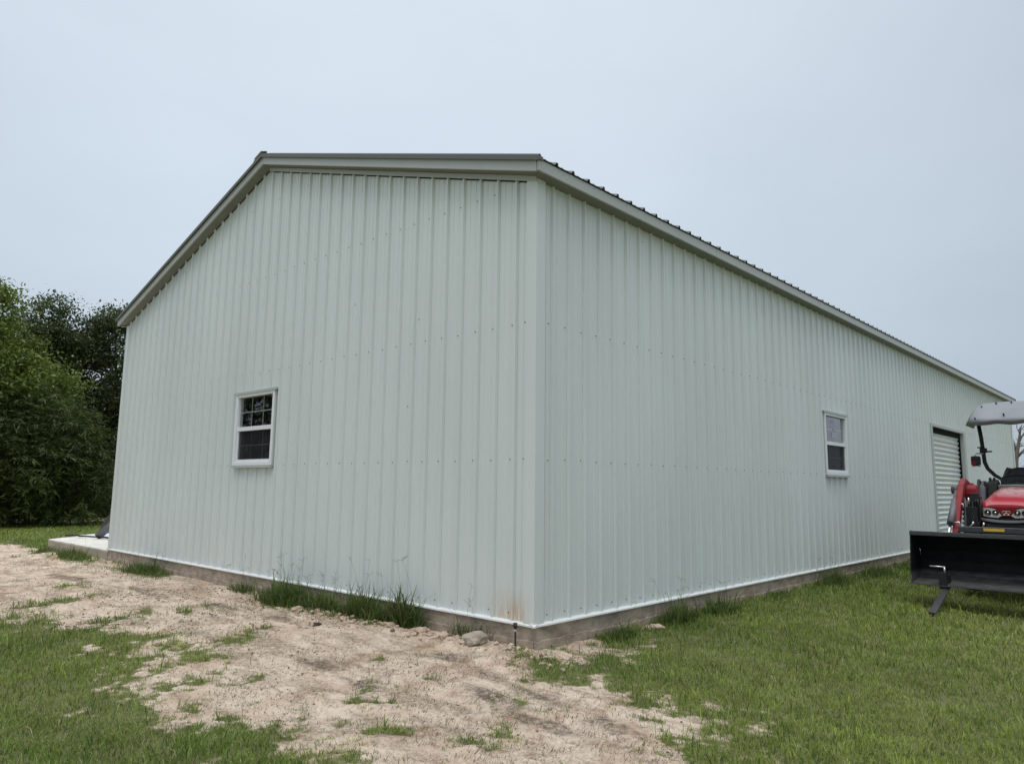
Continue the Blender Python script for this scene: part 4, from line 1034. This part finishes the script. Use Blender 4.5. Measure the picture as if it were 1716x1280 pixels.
# dashboard, console, steering wheel
mb = MB(); mb.prism([(2.48, 1.05), (2.80, 1.0), (2.80, 1.38), (2.62, 1.43), (2.50, 1.40)], (-.20, 0, 0), (0, 1, 0), (0, 0, 1), (1, 0, 0), 0, .40); mb.build('dashboard', M['plastic'], TR, bevel=0.02)
ring = [Vector((.19*math.cos(t), 2.80+.075*0+.17*math.sin(t)*.85, 1.50+.17*math.sin(t)*.42)) for t in np.linspace(0, 2*PI, 33)]
mb = MB(); mb.tube(ring, 0.014, 8, cap=False); sw = mb.build('steering_wheel', M['black'], TR)
mb = MB()
for k in (PI*.5, PI*1.17, PI*1.83): mb.tube([(0, 2.80, 1.485), (.18*math.cos(k), 2.80+.145*math.sin(k), 1.50+.07*math.sin(k))], .010, 6)
mb.tube([(0, 2.80, 1.49), (0, 2.74, 1.36)], .022, 8); mb.build('spoke', M['black'], sw)
mb = MB(); mb.prism([(2.3, 1.12), (2.85, 1.02), (3.0, 1.3), (2.9, 1.45), (2.62, 1.48), (2.42, 1.40)], (-.42, 0, 0), (0, 1, 0), (0, 0, 1), (1, 0, 0), 0, .08); mb.build('console', M['plastic'], TR, bevel=0.03)
mb = MB(); mb.prism([(2.5, 1.2), (2.9, 1.2), (2.95, 1.44), (2.75, 1.50), (2.55, 1.45)], (-.335, 0, 0), (0, 1, 0), (0, 0, 1), (1, 0, 0), 0, .12); mb.box(-.36, -.34, 2.44, 2.5, 1.15, 1.47); mb.tube([(-.25, 2.6, 1.3), (-.24, 2.55, 1.36)], .03, 10); mb.tube([(-.19, 2.6, 1.26), (-.19, 2.55, 1.33)], .024, 10); mb.build('control_box', M['black'], TR, bevel=0.01)
mb = MB(); mb.prism([(2.5, 1.2), (2.9, 1.2), (2.95, 1.44), (2.75, 1.50), (2.55, 1.45)], (.215, 0, 0), (0, 1, 0), (0, 0, 1), (1, 0, 0), 0, .2); mb.build('control_box', M['plastic'], TR, bevel=0.02)
for x in (-.30, -.25, .3):
    mb = MB(); mb.tube([(x, 2.7, 1.4), (x-.01, 2.68, 1.50)], .008, 6); mb.ball((x-.01, 2.68, 1.51), .02, 10, 6); mb.build('lever', M['black'], TR)
# seat
def seat():
    mb = MB(); W = .235
    vs = []; nu, nv = 12, 14
    for j in range(nv+1):
        t = j/nv; z = 1.0+.70*t; half = W*(1-.45*max(0, (t-.62)/.38)**2.2)
        for i in range(nu+1):
            u = i/nu*2-1; y = 3.36+.14*t-.035*(1-u*u)+.06*abs(u)**4*-1
            vs.append((half*u, y, z-.03*abs(u)**3*t))
    f = [(j*(nu+1)+i, j*(nu+1)+i+1, (j+1)*(nu+1)+i+1, (j+1)*(nu+1)+i) for j in range(nv) for i in range(nu)]
    mb.add(vs, f, 0, True)
    s_ = mb.build('seat', M['seatvinyl'], TR); md = s_.modifiers.new('t', 'SOLIDIFY'); md.thickness = .09; md.offset = 1
    md = s_.modifiers.new('b', 'BEVEL'); md.width = .025; md.segments = 3
    mb = MB(); mb.box(-.24, .24, 2.98, 3.40, .92, 1.03); c = mb.build('seat_cushion', M['seatvinyl'], s_, bevel=.04)
seat()
# fenders
for s in (-1, 1):
    mb = MB(); vs = []; n = 12
    for i in range(n+1):
        a = PI*(.08+.84*i/n); y = 3.2-.72*math.cos(a); z = .55+.74*math.sin(a)
        vs += [(s*.33, y, z), (s*.66, y, z), (s*.33, 3.2-.69*math.cos(a), .55+.70*math.sin(a)), (s*.66, 3.2-.69*math.cos(a), .55+.70*math.sin(a))]
    f = []
    for i in range(n): o = 4*i; f += [(o, o+4, o+5, o+1), (o+2, o+3, o+7, o+6), (o+1, o+5, o+7, o+3), (o, o+2, o+6, o+4)]
    mb.add(vs, f, 0, True)
    fe = mb.build('fender', M['plastic'], TR)
    mb = MB(); mb.prism([(2.93, 1.10), (3.2, 1.12), (3.22, 1.40), (3.10, 1.47), (2.98, 1.42)], (s*.45 if s < 0 else s*.45, 0, 0), (0, 1, 0), (0, 0, 1), (s, 0, 0), 0, .07); mb.build('fender_panel', M['redpaint'], fe, bevel=.02)
    mb = MB(); hx = s*.50; mb.tube([(hx, 2.94, 1.14), (hx, 2.92, 1.40), (hx, 3.0, 1.49), (hx, 3.12, 1.47), (hx, 3.16, 1.2)], .022, 10); mb.build('hand_rail', M['plastic'], fe)
# wheels
def wheel(cx, cy, R, w, lugs, name):
    mb = MB(); mb.lathe([(R*.60, -w/2), (R*.86, -w/2*1.02), (R*.95, -w/2*.86), (R*.965, 0), (R*.95, w/2*.86), (R*.86, w/2*1.02), (R*.60, w/2), (R*.60, -w/2)], (0, 0, 0), 'x', 40)
    for k in range(lugs):
        for s in (-1, 1):
            a = 2*PI*(k+(.5 if s > 0 else 0))/lugs
            c0 = Vector((s*w*.02, R*.98*math.cos(a), R*.98*math.sin(a))); a2 = a+.16; c1 = Vector((s*w*.47, R*.95*math.cos(a2), R*.95*math.sin(a2)))
            d = c1-c0; up = Vector((0, math.cos(a+.08), math.sin(a+.08))); mb.obox((c0+c1)/2, d, up.cross(d), up, d.length/2, R*.028, R*.028)
    t = mb.build('tyre', M['tyre'])
    mb = MB(); mb.lathe([(R*.60, -w*.42), (R*.55, -w*.30), (R*.30, -w*.12), (R*.14, -w*.12), (R*.12, -w*.2), (.001, -w*.2)], (0, 0, 0), 'x', 32); mb.lathe([(R*.60, w*.42), (R*.55, w*.30), (R*.30, w*.12), (R*.14, w*.12), (R*.12, w*.2), (.001, w*.2)], (0, 0, 0), 'x', 32)
    r = mb.build('rim', M['rim'])
    hub = MB(); hub.lathe([(R*.13, -w*.22), (R*.13, w*.22)], (0, 0, 0), 'x', 16); h = hub.build('wheel', M['gpaint'], TR, loc=(cx, cy, R)); t.parent = h; r.parent = h
    return h
for s in (-1, 1):
    wheel(s*.52, 3.2, .56, .30, 18, 'rear'); wheel(s*.48, 1.72, .36, .22, 16, 'front')
mb = MB(); mb.tube([(-.45, 1.72, .36), (.45, 1.72, .36)], .06, 12); mb.build('axle', M['gpaint'], TR)
mb = MB(); mb.tube([(-.5, 3.2, .56), (.5, 3.2, .56)], .09, 12); mb.build('axle', M['gpaint'], TR)
# roll bar, canopy, mirror
for s in (-1, 1):
    mb = MB(); mb.tube([(s*.48, 3.22, 2.37), (s*.455, 3.2, 2.15), (s*.44, 3.2, 1.93), (s*.43, 3.18, 1.77), (s*.39, 3.14, 1.67), (s*.30, 3.1, 1.57), (s*.20, 3.05, 1.50), (s*.19, 3.05, 1.2)], .028, 10)
    p = mb.build('canopy_post', M['black'], TR)
    mb = MB(); mb.obox((s*.435, 3.19, 1.95), (1, 0, 0), (0, 1, 0), (0, 0, 1), .045, .04, .035); mb.tube([(s*.40, 3.16, 1.93), (s*.32, 3.12, 1.93)], .012, 8); mb.tube([(s*.43, 3.15, 2.0), (s*.50, 3.1, 1.99)], .01, 8); mb.build('hinge_bracket', M['black'], p)
mb = MB(); mb.tube([(-.44, 3.2, 2.46), (.44, 3.2, 2.46)], .025, 8); mb.tube([(-.36, 2.65, 2.44), (-.40, 3.9, 2.44)], .02, 8); mb.tube([(.36, 2.65, 2.44), (.40, 3.9, 2.44)], .02, 8); mb.build('canopy_frame', M['black'], TR)
def canopy():
    # moulded sheet: nearly flat top, sides and front folded down
    nx_, ny_ = 26, 26; vs = []
    for j in range(ny_+1):
        v = j/ny_; y = 2.42+1.60*v
        for i in range(nx_+1):
            u = i/nx_*2-1; au = abs(u)
            wd = .50+.17*min(1, v/.55)
            x = wd*u
            front = max(0, 1-v/.24); side = max(0, (au-.66)/.34)
            z = 2.645-max(.29*au**5, .31*front**1.15)+.008*math.sin(v*7+u*3)*(1-front)*(1-au)
            if front > .86: z -= .010*math.sin(u*8+1)*(1-au*au)
            y2 = y+front*side*.10
            vs.append((x, y2, z))
    f = [(j*(nx_+1)+i, j*(nx_+1)+i+1, (j+1)*(nx_+1)+i+1, (j+1)*(nx_+1)+i) for j in range(ny_) for i in range(nx_)]
    mb = MB(); mb.add(vs, f, 0, True)
    c = mb.build('canopy', M['canopy'], TR); md = c.modifiers.new('t', 'SOLIDIFY'); md.thickness = .012; md.offset = -1
    # lower lip curling under the front edge
    mb = MB(); vs = []
    for i in range(nx_+1):
        u = i/nx_*2-1; x = .50*u; z = 2.335-.010*math.sin(u*8+1)*(1-u*u)
        vs += [(x, 2.42+.10*max(0, (abs(u)-.66)/.34), z+.0), (x*.985, 2.445+.10*max(0, (abs(u)-.66)/.34), z-.040), (x*.97, 2.53+.08*max(0, (abs(u)-.66)/.34), z-.044)]
    mb.add(vs, [(3*i+k, 3*i+3+k, 3*i+4+k, 3*i+1+k) for i in range(nx_) for k in (0, 1)], 0, True); l = mb.build('canopy_lip', M['canopy'], c)
    for (x, y, z) in ((-.41, 2.445, 2.38), (-.06, 2.50, 2.43), (.3, 2.50, 2.43), (-.35, 2.71, 2.57), (-.17, 2.76, 2.622), (.02, 2.76, 2.622), (.3, 2.76, 2.622)):
        mb = MB(); mb.tube([(x, y-.02, z+.012), (x, y+.01, z-.005)], .012, 8); mb.build('canopy_bolt', M['black'], c)
canopy()
mir = MB(); mir.box(-.59, -.46, 3.02, 3.07, 1.70, 1.86); mo = mir.build('mirror', M['black'], TR, bevel=.022)
mb = MB(); mb.prism([(-.578, 1.712), (-.530, 1.712), (-.512, 1.765), (-.520, 1.79), (-.545, 1.775), (-.578, 1.785)], (0, 3.012, 0), (1, 0, 0), (0, 0, 1), (0, 1, 0), 0, .0075); mb.build('red_patch', M['redpaint'], mo)  # flat red patch, lower left of the mirror face
mb = MB(); mb.tube([(-.585, 3.03, 1.73), (-.57, 3.03, 1.706), (-.48, 3.03, 1.706), (-.465, 3.03, 1.73)], .007, 6); mb.build('rim', M['zinc'], mo)
mb = MB(); mb.tube([(-.53, 3.05, 1.86), (-.53, 3.06, 1.895), (-.50, 3.08, 1.90), (-.44, 3.15, 1.90)], .011, 8); mb.build('mirror_bracket', M['zinc'], mo)

# clamp-on fork
FK = empty('bucket_fork', (1.650, 5.50, 0.0), TY); tag(FK, 'black clamp-on pallet fork tine fixed to the loader bucket lip with a silver handle', 'pallet fork')
mb = MB(); a = Vector((0.03, 0.06, -0.03)); b = Vector((-0.0, -0.67, -0.245)); mb.obox((a+b)/2, b-a, (1, 0, 0), Vector((0, -.3, 1)), (b-a).length/2, .038, .012); mb.build('tine', M['gpaint'], FK, bevel=.003)
mb = MB(); mb.obox((a+b)/2-Vector((0, 0, .030)), b-a, (1, 0, 0), Vector((0, -.3, 1)), (b-a).length/2-.01, .012, .022); mb.build('rib', M['black'], FK)
mb = MB(); mb.box(-.035, .045, -.02, .10, -.045, .012+.135); mb.box(-.035, -.02, .10, .26, -.05, .10); mb.box(.03, .045, .10, .26, -.05, .10); mb.build('clamp', M['black'], FK, bevel=.005)
mb = MB(); mb.tube([(.022, .03, .14), (.022, .03, .205)], .011, 8); mb.tube([(.03, .03, .208), (-.13, .02, .21)], .009, 8); mb.build('handle', M['zinc'], FK)

# ------------------------------------------------------------------ trees
def leaf_cloud(C, R, n_per, ls, aspect, pal, droop=0.0, sprays=0, loc=(0, 0, 0)):
    """C (k,3) clump centres, R (k,) radii"""
    k = len(C); n = k*n_per; ci = np.repeat(np.arange(k), n_per)
    if sprays:
        ns = n//sprays; base = np.repeat(np.arange(ns), sprays); n = ns*sprays; cs = rng.integers(0, k, ns)
        dirs = rng.normal(0, 1, (ns, 3)); dirs[:, 2] = np.abs(dirs[:, 2])*0.4+0.1; dirs /= np.linalg.norm(dirs, axis=1)[:, None]
        so = C[cs]+rng.normal(0, 0.5, (ns, 3))*R[cs][:, None]; L_ = rng.uniform(.35, .75, ns)
        t = (np.tile(np.arange(sprays), ns)+.5)/sprays
        P = so[base]+dirs[base]*(t*L_[base])[:, None]; P[:, 2] -= (t**2)*L_[base]*.45
        ax = dirs[base]+rng.normal(0, .45, (n, 3)); ax[:, 2] -= .75
        ci = cs[base]
    else:
        P = C[ci]+rng.normal(0, 0.5, (n, 3))*R[ci][:, None]*np.array([1, 1, .75]); ax = rng.normal(0, 1, (n, 3)); ax[:, 2] -= droop
    ax /= np.linalg.norm(ax, axis=1)[:, None]
    nr = rng.normal(0, .6, (n, 3)); nr[:, 2] += 1.0; sd = np.cross(ax, nr); sd /= np.linalg.norm(sd, axis=1)[:, None]+1e-9
    l = rng.uniform(.7, 1.3, n)*ls; w = l*aspect
    up = np.cross(sd, ax)
    V = np.stack([P, P+ax*(l*.45)[:, None]+sd*(w*.5)[:, None]+up*(l*.06)[:, None], P+ax*l[:, None], P+ax*(l*.45)[:, None]-sd*(w*.5)[:, None]+up*(l*.06)[:, None]], 1).reshape(-1, 3)
    q = np.arange(n*4).reshape(-1, 4)
    cv = rng.random(k)[ci]*.6+rng.random(n)*.5; cv = np.clip(cv, 0, 1)[:, None]
    p0, p1 = np.array(pal[0]), np.array(pal[1]); col = p0*(1-cv)+p1*cv
    if len(pal) > 2: s = (rng.random(n) < .05)[:, None]; col = np.where(s, np.array(pal[2]), col)
    return V, q, np.repeat(col, 4, 0)
def tree(name, base, H, crown, nclump, nper, ls, aspect, pal, label, group, trunk_r=.16, droop=.3, sprays=0, clr=(.45, .8), shell=.45, zlow=None, cat='tree'):
    """crown: list of ellipsoids (dx,dy,z,rx,ry,rz) relative to base"""
    root = empty(name, base); tag(root, label, cat, group)
    vol = np.array([c[3]*c[4]*c[5] for c in crown]); pr = vol/vol.sum()
    C = []
    while len(C) < nclump:
        c = crown[rng.choice(len(crown), p=pr)]; d = rng.normal(0, 1, 3); d /= np.linalg.norm(d); rr = (shell+(1-shell)*rng.random())**(1/1.3)
        rr *= 1+.16*(fbm(np.array([d[0]*2.2+c[0]]), np.array([d[2]*2.2+c[2]]), 3)[0]-.5)*2
        p = np.array([c[0]+d[0]*c[3]*rr, c[1]+d[1]*c[4]*rr, c[2]+d[2]*c[5]*rr])
        if p[2] < (zlow if zlow is not None else .15): continue
        C.append(p)
    C = np.array(C); R = rng.uniform(clr[0], clr[1], len(C))
    # trunk and limbs
    mb = MB(); top = max(c[2]+c[5]*.55 for c in crown); tr = []
    m = 8; sw = rng.normal(0, .06, (m+1, 2)).cumsum(0)
    for i in range(m+1): tr.append(Vector((sw[i, 0]-sw[0, 0], sw[i, 1]-sw[0, 1], top*i/m)))
    rad = [trunk_r*(1.25 if i == 0 else 1)*(1-.85*i/m) for i in range(m+1)]
    mb.tube(tr, rad, 9)
    for ci in rng.permutation(len(C))[:min(70, len(C))]:
        p = Vector(C[ci]); h = max(.12*top, min(p.z-.25*math.hypot(p.x, p.y)-.2, top*.92)); f = h/top*m; i0 = int(f); a = tr[i0].lerp(tr[min(i0+1, m)], f-i0)
        mid = a.lerp(p, .5)+Vector((random.uniform(-.12, .12), random.uniform(-.12, .12), random.uniform(-.1, .25)))
        r0 = max(.016, trunk_r*(1-.85*h/top)*.42); mb.tube([a, mid, p], [r0, r0*.6, r0*.2], 5, cap=False)
    mb.build('trunk', M['bark'], root)
    V, q, c = leaf_cloud(C, R, nper, ls, aspect, pal, droop, sprays)
    V[:, 2] = np.maximum(V[:, 2], .02)
    np_mesh('crown', V, q, np.zeros((0, 3), int), c, M['leaf'], root)
    return root
GZ = -0.33
PB = [(0.055, 0.10, 0.014), (0.20, 0.26, 0.045), (0.32, 0.32, 0.09)]
PD = [(0.030, 0.048, 0.017), (0.105, 0.140, 0.050), (0.17, 0.20, 0.08)]
PW = [(0.018, 0.036, 0.008), (0.085, 0.125, 0.026), (0.17, 0.19, 0.06)]
GRP = 'trees left of the building'
tree('broadleaf_tree', (-26.4, 0.9, GZ), 9, [(0.3, 0.1, 5.4, 2.4, 2.3, 2.0), (1.1, 1.1, 3.8, 2.2, 2.2, 1.9), (0.2, .3, 7.3, 1.7, 1.3, 1.3), (0.1, -1.8, 5.6, 2.0, 1.9, 2.6)], 280, 150, .15, .5, PB,
     'bright yellow green tree at the left edge, its top reaching above its neighbours', GRP, .17, .4, clr=(.38, .75))
tree('broadleaf_tree', (-31.6, 4.7, GZ), 9.5, [(0, -.1, 6.1, 1.9, 1.5, 3.2), (0, .1, 3.2, 1.8, 1.6, 2.6)], 270, 180, .15, .5, PD,
     'tall dark green tree directly behind the bright one, left of two', GRP, .18, .2, clr=(.35, .7))
tree('broadleaf_tree', (-31.2, 7.2, GZ), 9.5, [(0, -.2, 6.3, 2.0, 1.7, 3.3), (0, .2, 3.0, 1.9, 1.7, 2.6)], 230, 180, .15, .5, PD,
     'tall dark green tree with sky gaps, closest to the left wall of the building', GRP, .19, .2, clr=(.35, .68))
tree('broadleaf_tree', (-33.5, 10.2, GZ), 9.0, [(0, 0, 5.2, 2.4, 2.2, 3.4)], 110, 130, .16, .5, PD,
     'dark green tree almost hidden behind the left wall of the building', GRP, .19, .2, clr=(.4, .7))
tree('willow_shrub', (-23.4, 2.7, GZ), 4.5, [(0, 0, 2.3, 2.0, 1.7, 2.3), (.3, .9, 1.7, 1.6, 1.1, 1.6), (-.2, -1.4, 2.3, 1.8, 1.5, 2.1), (0, -.2, .5, 2.0, 2.6, .6)], 300, 130, .20, .17, PW,
     'broad bushy tree with drooping narrow leaves reaching the lawn', GRP, .10, .5, sprays=13, clr=(.35, .65), zlow=.12)
tree('willow_shrub', (-23.2, -1.1, GZ), 4.3, [(0, 0, 2.2, 1.9, 1.9, 2.1)], 150, 130, .20, .17, PW,
     'drooping narrow leaved bushy tree cut by the left edge of the view', GRP, .10, .5, sprays=13, clr=(.35, .65), zlow=.12)
for i, (bx_, by_, h_, lb) in enumerate(((-30.0, 2.6, 1.9, 'dark low shrub behind the drooping bushy tree'), (-29.6, 5.2, 2.1, 'dark low shrub under the tall dark tree'), (-29.4, 7.4, 1.9, 'dark shrub beside the left wall corner under the last visible tree'))):
    tree('shrub', (bx_, by_, GZ), h_, [(0, 0, h_*.5, 1.5, 1.5, h_*.55)], 70, 120, .16, .45, PD, lb, 'undergrowth below the dark trees', .05, .2, clr=(.3, .55), cat='shrub')
tree('broadleaf_tree', (-24.5, -10.5, GZ), 7.5, [(0, 0, 3.6, 3.2, 4.2, 3.6)], 150, 110, .22, .5, PD,
     'dark leafy tree standing outside the left of the view, mirrored black in the gable window', GRP, .19, .2, clr=(.7, 1.1), zlow=.4)
# grey shed far behind
shd = empty('shed', (-41.0, 11.3, GZ)); tag(shd, 'small weathered grey shed far behind the trees by the left wall', 'shed')
mb = MB(); mb.prism([(-1.9, 0), (1.9, 0), (1.9, 2.1), (0, 2.5), (-1.9, 2.1)], (0, 0, 0), (.2, 1, 0), (0, 0, 1), (1, 0, 0), -1.5, 1.5); mb.build('wall', M['gsteel'], shd)
mb = MB(); mb.hexa([(-1.6, -2.1, 2.05), (1.6, -2.1, 2.05), (1.6, 0, 2.52), (-1.6, 0, 2.52), (-1.6, -2.1, 2.1), (1.6, -2.1, 2.1), (1.6, 0, 2.57), (-1.6, 0, 2.57)]); mb.hexa([(-1.6, 0, 2.52), (1.6, 0, 2.52), (1.6, 2.1, 2.05), (-1.6, 2.1, 2.05), (-1.6, 0, 2.57), (1.6, 0, 2.57), (1.6, 2.1, 2.1), (-1.6, 2.1, 2.1)]); mb.build('roof', M['gpaint'], shd)
# dead tree beyond the far right corner (lateral axis a, distance ~44 m)
ux, uy = -0.14876, 0.98887; bx_, by_ = -2.855, 40.91      # line of sight along the long wall, foot of the tree
dt = empty('dead_tree', (bx_, by_, GZ)); tag(dt, 'bare dead tree with broken limbs beyond the far corner of the building', 'dead tree')
lx, ly = uy, -ux       # sideways unit vector
def DP3(a, z): return Vector((lx*a, ly*a, z))
mb = MB()
mb.tube([(0, 0, 0), (0, 0, 1.2), DP3(-.05, 2.41), DP3(.02, 3.02), DP3(.1, 3.48), DP3(.21, 3.93), DP3(.29, 4.39), DP3(.34, 4.67), DP3(.43, 4.91)], [.22, .19, .15, .12, .10, .075, .05, .035, .015], 8)
tr_ = mb.build('trunk', M['deadbark'], dt)
limbs = [([(0.08, 3.2), (0.3, 3.44), (0.52, 3.68), (0.81, 3.95), (1.09, 4.04)], .12), ([(0.07, 3.45), (0.02, 3.85), (-0.03, 4.16), (-0.04, 4.34)], .10), ([(0.21, 3.93), (0.36, 4.27), (0.55, 4.42), (0.83, 4.53)], .09), ([(0.29, 4.39), (0.23, 4.55), (0.18, 4.67)], .05), ([(0.22, 3.75), (0.37, 3.78), (0.62, 3.74)], .05), ([(0.52, 3.68), (0.64, 4.05), (0.94, 4.34), (1.09, 4.64)], .06), ([(0.01, 2.9), (-0.1, 3.14), (-0.27, 3.27)], .06), ([(0.33, 4.58), (0.49, 4.76), (0.59, 5.03)], .035), ([(0.81, 3.95), (1.1, 4.22), (1.38, 4.57)], .05), ([(0.35, 3.47), (0.46, 3.26), (0.68, 3.13)], .04)]
for pts, r in limbs:
    mb = MB(); off = random.uniform(-.5, .5)
    P = [DP3(*p)+Vector((ux, uy, 0))*off*i*.4 for i, p in enumerate(pts)]
    mb.tube(P, [r*.65*(1-.75*i/(len(P)-1)) for i in range(len(P))], 6)
    for _ in range(3):
        i = random.randrange(1, len(P)); a = P[i]; e = a+Vector((lx*random.uniform(-.4, .4), ly*random.uniform(-.4, .4), random.uniform(.0, .5)))
        mb.tube([a, a.lerp(e, .6)+Vector((0, 0, random.uniform(-.05, .1))), e], [.02, .014, .006], 5)
    mb.build('limb', M['deadbark'], dt)
tree('shrub', (-3.48, 46.9, GZ), 2.6, [(0, 0, 1.5, 2.4, 2.4, 1.4)], 60, 60, .14, .4, [(0.05, 0.055, 0.03), (0.16, 0.15, 0.10)], 'thin greyish scrub at the foot of the bare dead tree', None, .05, .1, clr=(.4, .8), cat='shrub')

# ------------------------------------------------------------------ sky and light
W = bpy.data.worlds.new("World"); S.world = W; W.use_nodes = True
nt = W.node_tree; bg = nt.nodes['Background']
SUN_EL, SUN_AZ = math.radians(68), math.radians(-30)      # direction the light comes from, measured from -Y
sky = N(nt, 'ShaderNodeTexSky'); sky.sky_type = 'NISHITA'; sky.sun_disc = False; sky.sun_elevation = SUN_EL; sky.sun_rotation = math.radians(180-(-30)); sky.dust_density = 4; sky.air_density = 1.2; sky.altitude = 0
tc = N(nt, 'ShaderNodeTexCoord'); sp = N(nt, 'ShaderNodeSeparateXYZ'); L(nt, tc.outputs['Generated'], sp.inputs[0])
el = sp.outputs[2]
cl = ramp(nt, el, [(0.0, (5.2, 6.0, 6.9)), (0.12, (5.3, 6.15, 7.1)), (0.58, (6.35, 7.15, 8.0)), (0.74, (10.5, 11.2, 11.9)), (1.0, (22.5, 23.1, 23.7))])
cn = noise(nt, coords(nt, (1.4, 1.4, 3.2), 'Generated'), 1.5, 5, 0.5, 0.3)
cv = ramp(nt, cn, [(0.3, (0.95, 0.953, 0.957)), (0.7, (1.03, 1.028, 1.025))])
cloud = mixc(nt, 1.0, cl, cv, 'MULTIPLY')
# brighter towards the left-centre, duller towards the right (thin cloud over the sun side)
dt_ = N(nt, 'ShaderNodeVectorMath', operation='DOT_PRODUCT'); L(nt, tc.outputs['Generated'], dt_.inputs[0]); dt_.inputs[1].default_value = (-0.72, 0.55, 0.42)
br = ramp(nt, dt_.outputs['Value'], [(0.68, (0.80, 0.805, 0.815)), (1.0, (1.085, 1.08, 1.07))])
cloud = mixc(nt, 1.0, cloud, br, 'MULTIPLY')
fin = mixc(nt, 0.90, sky.outputs[0], cloud)
L(nt, fin, bg.inputs[0]); bg.inputs[1].default_value = 0.112
sl = bpy.data.lights.new('sun', 'SUN'); sl.energy = 0.85; sl.angle = math.radians(24); sl.color = (1.0, 0.97, 0.92)
so = bpy.data.objects.new('sun', sl); COL.objects.link(so)
dirv = Vector((math.sin(-SUN_AZ)*math.cos(SUN_EL)*1.0, -math.cos(SUN_AZ)*math.cos(SUN_EL), math.sin(SUN_EL)))
so.rotation_euler = dirv.to_track_quat('Z', 'Y').to_euler(); so.location = dirv*20

# ------------------------------------------------------------------ camera
cam = bpy.data.cameras.new('camera'); co = bpy.data.objects.new('camera', cam); COL.objects.link(co)
cam.sensor_width = 36; cam.lens = 1232.017/1716*36; cam.clip_start = .05; cam.clip_end = 2000
R = Vector((0.73376353, 0.67930685, 0.01154542)); U = Vector((0.08681885, -0.11060572, 0.99006508)); F = Vector((-0.67383498, 0.72547128, 0.14013508))
co.matrix_world = Matrix(((R.x, U.x, -F.x, CAM[0]), (R.y, U.y, -F.y, CAM[1]), (R.z, U.z, -F.z, CAM[2]), (0, 0, 0, 1)))
S.camera = co
S.view_settings.view_transform = 'Standard'; S.view_settings.look = 'None'; S.view_settings.exposure = 0; S.view_settings.gamma = 1
S.render.engine = 'CYCLES'
